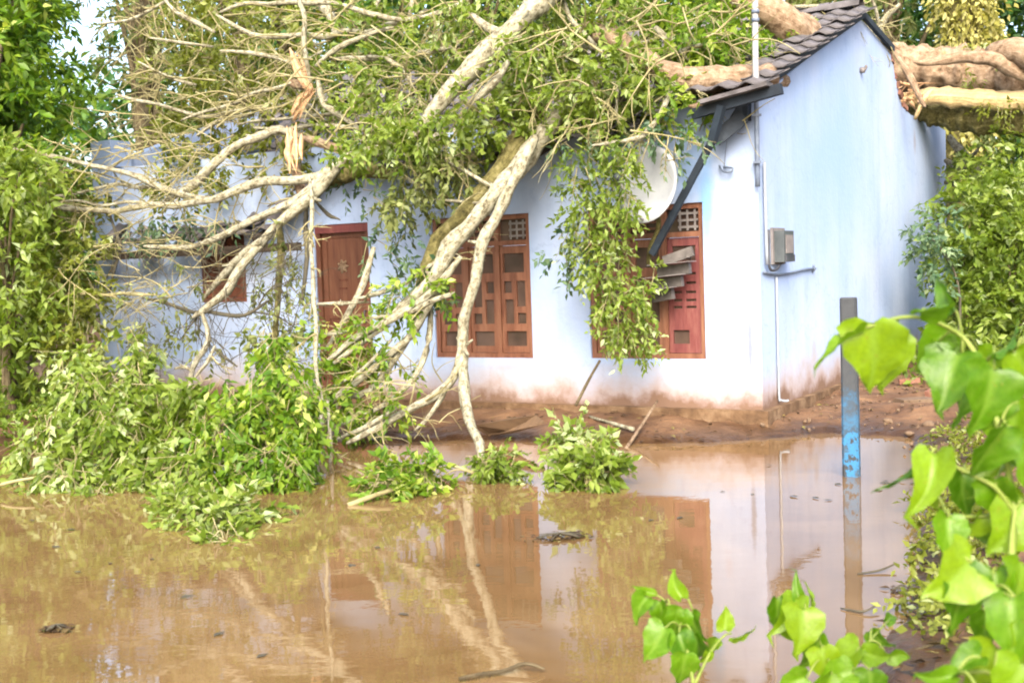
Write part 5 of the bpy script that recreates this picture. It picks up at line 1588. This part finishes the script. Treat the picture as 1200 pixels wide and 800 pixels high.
# bundle of pinkish cloth on the left bank
cp = D(52, 428, 13.0)
b = MB()
V, F = [], []
ns, nr = 18, 10
for i in range(nr + 1):
    th = math.pi * i / nr
    for k in range(ns):
        a = 2 * math.pi * k / ns
        d = Vector((math.sin(th) * math.cos(a) * 1.25, math.sin(th) * math.sin(a), math.cos(th) * .9))
        V.append(cp + d * .15 * (1 + .9 * noise.noise(d * 2.3)))
for i in range(nr):
    for k in range(ns):
        F.append((i * ns + k, i * ns + (k + 1) % ns, (i + 1) * ns + (k + 1) % ns, (i + 1) * ns + k))
b.add(V, F, True)
b.thing('cloth_bundle', M['cloth'], 'crumpled pinkish cloth caught in the leaves at far left', 'cloth')

# rubble and litter on the bank and on the water
lv = Leaves()
pp, dd, nn, ll, ww, tt = [], [], [], [], [], []
for k in range(1500):
    if k < 800:
        px, py = random.uniform(400, 1130), random.uniform(440, 522)
    elif k < 1100:
        px, py = random.uniform(1040, 1200), random.uniform(500, 790)
    else:
        px, py = random.uniform(-50, 150), random.uniform(430, 560)
    p = G(px, py, .12)
    q = inv @ p
    if q.y > -.05 and -8.8 < q.x < .05: continue
    z = ground_z(p.x, p.y)
    if z < .012: continue
    pp.append((p.x, p.y, z + .008)); a = random.uniform(0, 6.3)
    dd.append((math.cos(a), math.sin(a), random.gauss(0.05, .15))); nn.append((random.gauss(0, .3), random.gauss(0, .3), 1)); l = random.uniform(.03, .08); ll.append(l); ww.append(l * .45); tt.append(random.random())
lv.p.append(np.array(pp)); lv.d.append(np.array(dd)); lv.n.append(np.array(nn)); lv.l.append(np.array(ll)); lv.w.append(np.array(ww)); lv.t.append(np.array(tt))
lt = lv.build('leaf_litter', M['litter'], None, (0, 0, 0))
tag(lt, 'dead leaves scattered over the mud', 'leaf litter', None, 'stuff')
b = MB()
for k in range(260):
    px, py = random.uniform(890, 1130), random.uniform(440, 515)
    p = G(px, py, .12)
    z = ground_z(p.x, p.y)
    q = inv @ p
    if z < .012 or (q.y > -.05 and q.x < .1): continue
    r = random.uniform(.008, .026)
    R_ = Euler((random.random() * 3, random.random() * 3, random.random() * 3)).to_matrix()
    b.add([Vector((p.x, p.y, z)) + R_ @ Vector(v) * r for v in ((1, 0, 0), (-1, 0, 0), (0, 1, 0), (0, -1, 0), (0, 0, .8), (0, 0, -.8))], [(0, 2, 4), (2, 1, 4), (1, 3, 4), (3, 0, 4), (2, 0, 5), (1, 2, 5), (3, 1, 5), (0, 3, 5)])
ru = link('rubble', b.mesh('rubble', M['stone'])); tag(ru, 'crumbs of soil and stone on the bank', 'rubble', None, 'stuff')

# weeds on the near right bank
lv = Leaves()
for k in range(80):
    px, py = random.uniform(1095, 1230), random.uniform(505, 760)
    p = G(px, py, .05)
    z = ground_z(p.x, p.y)
    if z < .01: continue
    lv.cloud((p.x, p.y, z + .03), (.16, .16, .04), 8, size=.045, per=8, droop=.1, tint=.45, aspect=.5)
wd = lv.build('weeds', M['leaf_olive'], None, (0, 0, 0)); tag(wd, 'low weeds covering the right bank', 'weeds', None, 'stuff')
# undergrowth at far left and behind the bush
lv = Leaves()
for k in range(110):
    px, py = random.uniform(-120, 150), random.uniform(440, 535)
    p = G(px, py, .1)
    z = ground_z(p.x, p.y)
    q = inv @ p
    if z < .01 or q.y > -.1 and q.x > -8.8: continue
    lv.cloud((p.x, p.y, z + .14), (.25, .25, .14), 9, size=.08, per=8, droop=.1, tint=.4, aspect=.45)
for k in range(150):
    x_, y_ = random.uniform(4.6, 10), random.uniform(12.5, 19)
    q = inv @ Vector((x_, y_, 0))
    if q.x < .6: continue
    lv.cloud((x_, y_, ground_z(x_, y_) + .15), (.3, .3, .16), 9, size=.1, per=8, droop=.1, tint=.4, aspect=.45)
ug = lv.build('undergrowth', M['leaf_mid'], None, (0, 0, 0)); tag(ug, 'low undergrowth along the left bank and below the bush', 'undergrowth', None, 'stuff')

# debris afloat
def float_clump(px, py, r, n, label, m_='litter'):
    p = G(px, py, .01)
    lv = Leaves()
    m = n * 6
    an = rng.random(m) * 6.3; ra = r * np.sqrt(rng.random(m)) * (1 + .5 * rng.normal(size=m) * .5)
    lv.p.append(np.stack([p.x + np.cos(an) * ra * 1.4, p.y + np.sin(an) * ra * .8, .004 + .014 * rng.random(m)], 1))
    hd = rng.random(m) * 6.3
    lv.d.append(np.stack([np.cos(hd), np.sin(hd), .1 * rng.normal(size=m)], 1)); lv.n.append(np.stack([.3 * rng.normal(size=m), .3 * rng.normal(size=m), np.ones(m)], 1))
    l_ = .03 + .03 * rng.random(m)
    lv.l.append(l_); lv.w.append(l_ * .5); lv.t.append(rng.random(m) * .8)
    b = MB()
    for k in range(6):
        a = random.uniform(0, 6.3)
        b.tube([p + Vector((math.cos(a) * r, math.sin(a) * r, .0)), p + Vector((0, 0, .02)), p + Vector((-math.cos(a + .6) * r, -math.sin(a + .6) * r, .005))], .003, 5, res=2)
    t = empty('floating_debris', (p.x, p.y, 0), label, 'debris', 'debris floating on the flood')
    lv.build('leaves', M[m_], t)
    b.build('twigs', M['twig_dark'], t)['kind'] = 'stuff'
float_clump(66, 736, .045, 10, 'dark clump of sodden leaves floating alone at lower left')
float_clump(655, 628, .13, 14, 'flat raft of dead leaves floating below the tall sprig')
float_clump(1055, 690, .05, 2, 'dark leaves floating near the right bank')
fl = None
for k, (px, py) in enumerate([(905, 545), (978, 566), (976, 585), (925, 580), (952, 582), (1030, 565), (1042, 563), (880, 578), (850, 575), (60, 640), (130, 660), (95, 670), (180, 655), (210, 700), (560, 660), (300, 770), (250, 745), (480, 720), (1075, 565), (1025, 575), (760, 610), (800, 605), (440, 640), (410, 660), (90, 620), (40, 610)]):
    p = G(px, py, .004)
    if fl is None:
        b = MB(); b.add([(0, 0, 0), (.018, .03, .003), (0, .075, .001), (-.018, .03, .004)], [(0, 1, 2, 3)])
        flme = b.mesh('floating_leaf', M['twig_dark'])
    o = link('floating_leaf', flme); fl = o
    o.location = p; o.rotation_euler = (random.gauss(0, .05), random.gauss(0, .05), random.uniform(0, 6.3)); o.scale = [random.uniform(.6, 1.3)] * 3
    tag(o, 'small dead leaf floating on the brown water', 'leaf', 'dead leaves afloat')

# ================================================================== BROAD-LEAVED VINES IN THE FOREGROUND
def heart_leaf(seed, wide=.8, curl=.25, cup=.25, twist=.0, lobes=.0):
    """broad pointed leaf, stalk at the origin, tip at +Y, unit length; folded on the midrib, wavy at the edge"""
    rr = random.Random(seed)
    out = [(0, 0.02), (.17, -.09), (.34, -.05), (.45, .07), (.48, .2), (.47, .33), (.41, .47), (.33, .6), (.24, .73), (.14, .85), (0.05, .95)]
    rows = len(out)
    SS = (-1, -.78, -.5, -.22, 0, .22, .5, .78, 1)
    V, F, vein = [], [], []
    ph = rr.random() * 6
    for i, (hw, y) in enumerate(out):
        for s_ in SS:
            as_ = abs(s_)
            edge = 1 + (rr.gauss(0, .05) + lobes * math.sin(i * 2.1 + ph)) * (as_ > .9)
            x = hw * wide * s_ * edge * (1 + .06 * (1 if s_ > 0 else -1) * math.sin(seed))
            yy = max(y, 0) * (1 - as_) + y * as_ + .07 * as_ * (1 - as_)
            z = cup * abs(x) * .8 - curl * yy * yy + .05 * math.sin(yy * 15 + s_ * 2 + ph) * as_ * as_ + .018 * math.cos(yy * 34 + as_ * 9) * as_ + rr.gauss(0, .005)
            t_ = twist * (yy - .3)
            x, z = x * math.cos(t_) - z * math.sin(t_), x * math.sin(t_) + z * math.cos(t_)
            V.append((x + .06 * math.sin(yy * 2.5 + seed), yy, z)); vein.append(1.0 if s_ == 0 else (.45 if (i + int(as_ * 4)) % 3 == 0 else 0.0))
    V.append((.06 * math.sin(2.7 + seed), 1.07, -curl * 1.14)); vein.append(.5)
    w_ = len(SS)
    for i in range(rows - 1):
        for k in range(w_ - 1):
            F.append((i * w_ + k, i * w_ + k + 1, i * w_ + w_ + 1 + k, i * w_ + w_ + k))
    t = len(V) - 1
    for k in range(w_ - 1):
        F.append(((rows - 1) * w_ + k, (rows - 1) * w_ + k + 1, t))
    b = MB(); b.add(V, F, True)
    me = b.mesh('leaf', M['vine'])
    at = me.attributes.new('vein', 'FLOAT', 'POINT')
    at.data.foreach_set('value', np.array(vein, np.float32) * .45)
    return me
HEARTS = [heart_leaf(*q) for q in ((1, .95, .3, .5, .5, .05), (2, .8, .45, .8, -.7, .0), (3, 1.05, .2, .35, .4, .08), (4, .7, .6, 1.0, .8, .0), (5, .45, .55, .9, .6, .0), (6, .9, -.15, .6, -.4, .05), (7, .85, .35, .65, -.5, .07))]

def vine_leaf(parent, px, py, dist, size, ang, tilt=0.0, roll=0.0, kind=None):
    """leaf whose stalk joint is seen at (px,py); ang = direction of its tip in the picture, 0 = right, 90 = up"""
    k = dist / FPX
    a = math.radians(ang)
    tip = (CAMROT @ Vector((math.cos(a), math.sin(a), tilt))).normalized()
    toward = (CAMROT @ Vector((0, .25, 1))).normalized()
    nrm = (toward - tip * toward.dot(tip)).normalized()
    nrm = Matrix.Rotation(math.radians(roll), 3, tip) @ nrm
    x = tip.cross(nrm)
    Mx = Matrix((x, tip, nrm)).transposed().to_4x4()
    o = link('leaf', HEARTS[kind if kind is not None else random.randrange(7)], parent)
    s_ = size * k * random.uniform(.8, 1.04)
    p = D(px, py, dist)
    o.matrix_local = Matrix.Translation(p - parent.location) @ Mx @ Euler((random.gauss(0, .22), random.gauss(0, .3), random.gauss(0, .16))).to_matrix().to_4x4() @ Matrix.Diagonal((s_ * random.uniform(.85, 1.1), s_, s_, 1))
    return p

def vine(label, base, stems, leaves):
    base = Vector(base)
    t = empty('vine', base, label, 'vine')
    for pts, r0, r1 in stems:
        b = MB(); b.tube([p if isinstance(p, Vector) else D(*p) for p in pts], [r0, r1], 7)
        b.build('stem', M['stem'], t)
    ends = []
    for lf in leaves:
        p = vine_leaf(t, *lf)
        ends.append(p)
    # leaf stalks back to the nearest stem point
    sp = [p if isinstance(p, Vector) else D(*p) for pts, _, _ in stems for p in pts]
    for p in ends:
        q = min(sp, key=lambda s_: (s_ - p).length)
        if (q - p).length < .02: continue
        b = MB(); b.tube([p, p.lerp(q, .5) + Vector((0, 0, .015)), q], [.0022, .003], 5, res=3)
        b.build('leaf_stalk', M['stem'], t)
    return t
random.seed(21)
R = [
    (1022, 378, 2.4, 84, 268, .1, 12, 2), (1050, 392, 2.45, 70, 252, .25, -30, 0), (1078, 366, 2.4, 52, 62, .2, 20, 5), (1118, 362, 2.45, 52, 140, .1, -60, 1), (1010, 388, 2.4, 62, 192, .0, 62, 4),
    (1112, 392, 2.5, 58, 215, .1, 25, 1), (1100, 400, 2.5, 62, 285, .2, -20, 3), (1128, 415, 2.45, 72, 262, .1, 10, 0), (1125, 440, 2.5, 66, 280, .2, -35, 2), (1146, 410, 2.5, 50, 320, .1, 20, 1),
    (1165, 415, 2.3, 60, 355, .1, 40, 4), (1192, 410, 2.3, 60, 300, 0, 10, 1), (1165, 432, 2.3, 85, 262, .1, 0, 2), (1195, 470, 2.3, 90, 250, .1, 30, 0), (1180, 500, 2.25, 80, 240, .1, -20, 1), (1210, 520, 2.3, 80, 260, .1, 0, 2),
    (1092, 532, 2.3, 72, 232, .2, 30, 3), (1078, 530, 2.35, 60, 250, .1, -40, 4), (1130, 555, 2.4, 50, 260, .1, 0, 1), (1170, 560, 2.3, 60, 270, .1, 20, 0), (1205, 590, 2.3, 80, 240, .1, 0, 2), (1112, 606, 2.3, 55, 262, .1, 10, 1), (1150, 600, 2.35, 50, 230, .1, -30, 3),
    (1140, 658, 2.1, 74, 215, .1, 10, 2), (1132, 662, 2.1, 82, 268, .2, -30, 0), (1168, 668, 2.2, 62, 275, .1, 20, 1), (1198, 660, 2.2, 70, 250, .1, -10, 2), (1190, 700, 2.1, 80, 265, .1, 10, 0), (1160, 720, 2.2, 60, 240, .1, 30, 1), (1215, 730, 2.1, 80, 250, .1, 0, 2),
    (1150, 770, 2.05, 60, 200, .1, 20, 1), (1172, 760, 2.1, 70, 250, .1, -20, 0), (1200, 780, 2.0, 80, 230, .1, 0, 2), (1120, 790, 2.05, 50, 190, .1, 20, 3), (1145, 805, 2.0, 60, 260, .1, 0, 1), (1185, 540, 2.4, 60, 200, .1, 20, 1), (1185, 620, 2.4, 55, 190, .1, -20, 3), (1090, 575, 2.4, 34, 300, .1, 10, 1),
]
vine('tall broad-leaved vine filling the right edge', D(1195, 1000, 2.3), [
    ([D(1195, 1000, 2.3), (1190, 840, 2.2), (1180, 720, 2.2), (1188, 600, 2.3), (1170, 500, 2.3), (1150, 430, 2.4), (1128, 395, 2.45), (1090, 375, 2.42), (1055, 372, 2.4), (1015, 384, 2.4)], .009, .003),
    ([(1188, 600, 2.3), (1165, 570, 2.3), (1130, 552, 2.32), (1100, 535, 2.32), (1078, 528, 2.33)], .005, .003),
    ([(1180, 720, 2.2), (1160, 690, 2.15), (1140, 660, 2.1), (1115, 645, 2.1)], .005, .003),
    ([(1190, 840, 2.1), (1165, 790, 2.08), (1120, 790, 2.05)], .005, .003),
    ([(1150, 430, 2.4), (1165, 415, 2.35), (1200, 400, 2.3)], .004, .003),
    ([(1188, 600, 2.3), (1150, 605, 2.35), (1110, 604, 2.32)], .004, .003),
], R)
C_ = [
    (942, 712, 3.0, 42, 105, .1, 20, 4), (950, 712, 3.0, 34, 70, .1, 50, 4), (930, 700, 3.0, 50, 240, .1, 20, 3), (912, 700, 3.0, 52, 262, .1, -20, 1), (944, 714, 2.95, 62, 262, .15, 0, 0), (930, 722, 3.0, 48, 285, .1, 30, 1),
    (958, 742, 2.95, 50, 255, .1, -20, 3), (965, 758, 2.9, 52, 285, .1, 10, 0), (1008, 758, 2.9, 56, 205, .1, 20, 2), (1022, 738, 3.0, 36, 300, .1, 30, 1), (1010, 762, 2.9, 44, 330, .1, 0, 1), (1038, 730, 3.05, 28, 40, .1, 0, 3), (1000, 790, 2.85, 50, 200, .1, 10, 0), (1020, 785, 2.85, 48, 270, .1, 0, 2), (975, 790, 2.85, 46, 240, .1, 0, 1), (1040, 770, 2.95, 30, 350, .1, 20, 3), (945, 795, 2.85, 40, 200, .1, 0, 1),
]
vine('bright green vine tip rising at the bottom right of centre', D(975, 960, 2.9), [
    ([D(975, 960, 2.9), (978, 830, 2.9), (968, 770, 2.92), (955, 735, 2.97), (943, 710, 3.0)], .007, .003),
    ([(978, 830, 2.9), (1000, 780, 2.9), (1020, 750, 2.95), (1042, 726, 3.05)], .005, .002),
    ([(955, 735, 2.97), (930, 705, 3.0)], .003, .002)], C_)
B_ = [
    (768, 695, 3.1, 34, 165, .0, 40, 4), (760, 700, 3.1, 40, 240, .1, 20, 1), (772, 704, 3.1, 46, 262, .1, -10, 3), (786, 712, 3.05, 44, 280, .1, 20, 1), (800, 714, 3.05, 46, 250, .1, -20, 0), (812, 716, 3.1, 40, 285, .1, 20, 1), (780, 735, 3.0, 46, 240, .1, 0, 2), (796, 742, 3.0, 48, 268, .1, 10, 1), (812, 742, 3.0, 46, 285, .1, -10, 3), (806, 765, 2.95, 50, 262, .1, 10, 0), (800, 700, 3.1, 34, 120, .1, 30, 3),
    (850, 738, 3.05, 26, 95, .1, 0, 5), (842, 748, 3.05, 28, 225, .1, 10, 1), (856, 748, 3.05, 30, 355, .1, 60, 4), (832, 762, 3.0, 26, 240, .1, 10, 3),
]
vine('small olive green vine clump at the bottom centre', D(820, 960, 2.95), [
    ([D(820, 960, 2.95), (815, 830, 2.95), (808, 775, 2.97), (798, 735, 3.05), (780, 705, 3.1), (765, 694, 3.1)], .006, .002),
    ([(815, 800, 2.95), (832, 765, 3.0), (848, 745, 3.05), (858, 742, 3.05)], .004, .002),
    ([(798, 735, 3.05), (812, 715, 3.1)], .003, .002)], B_)
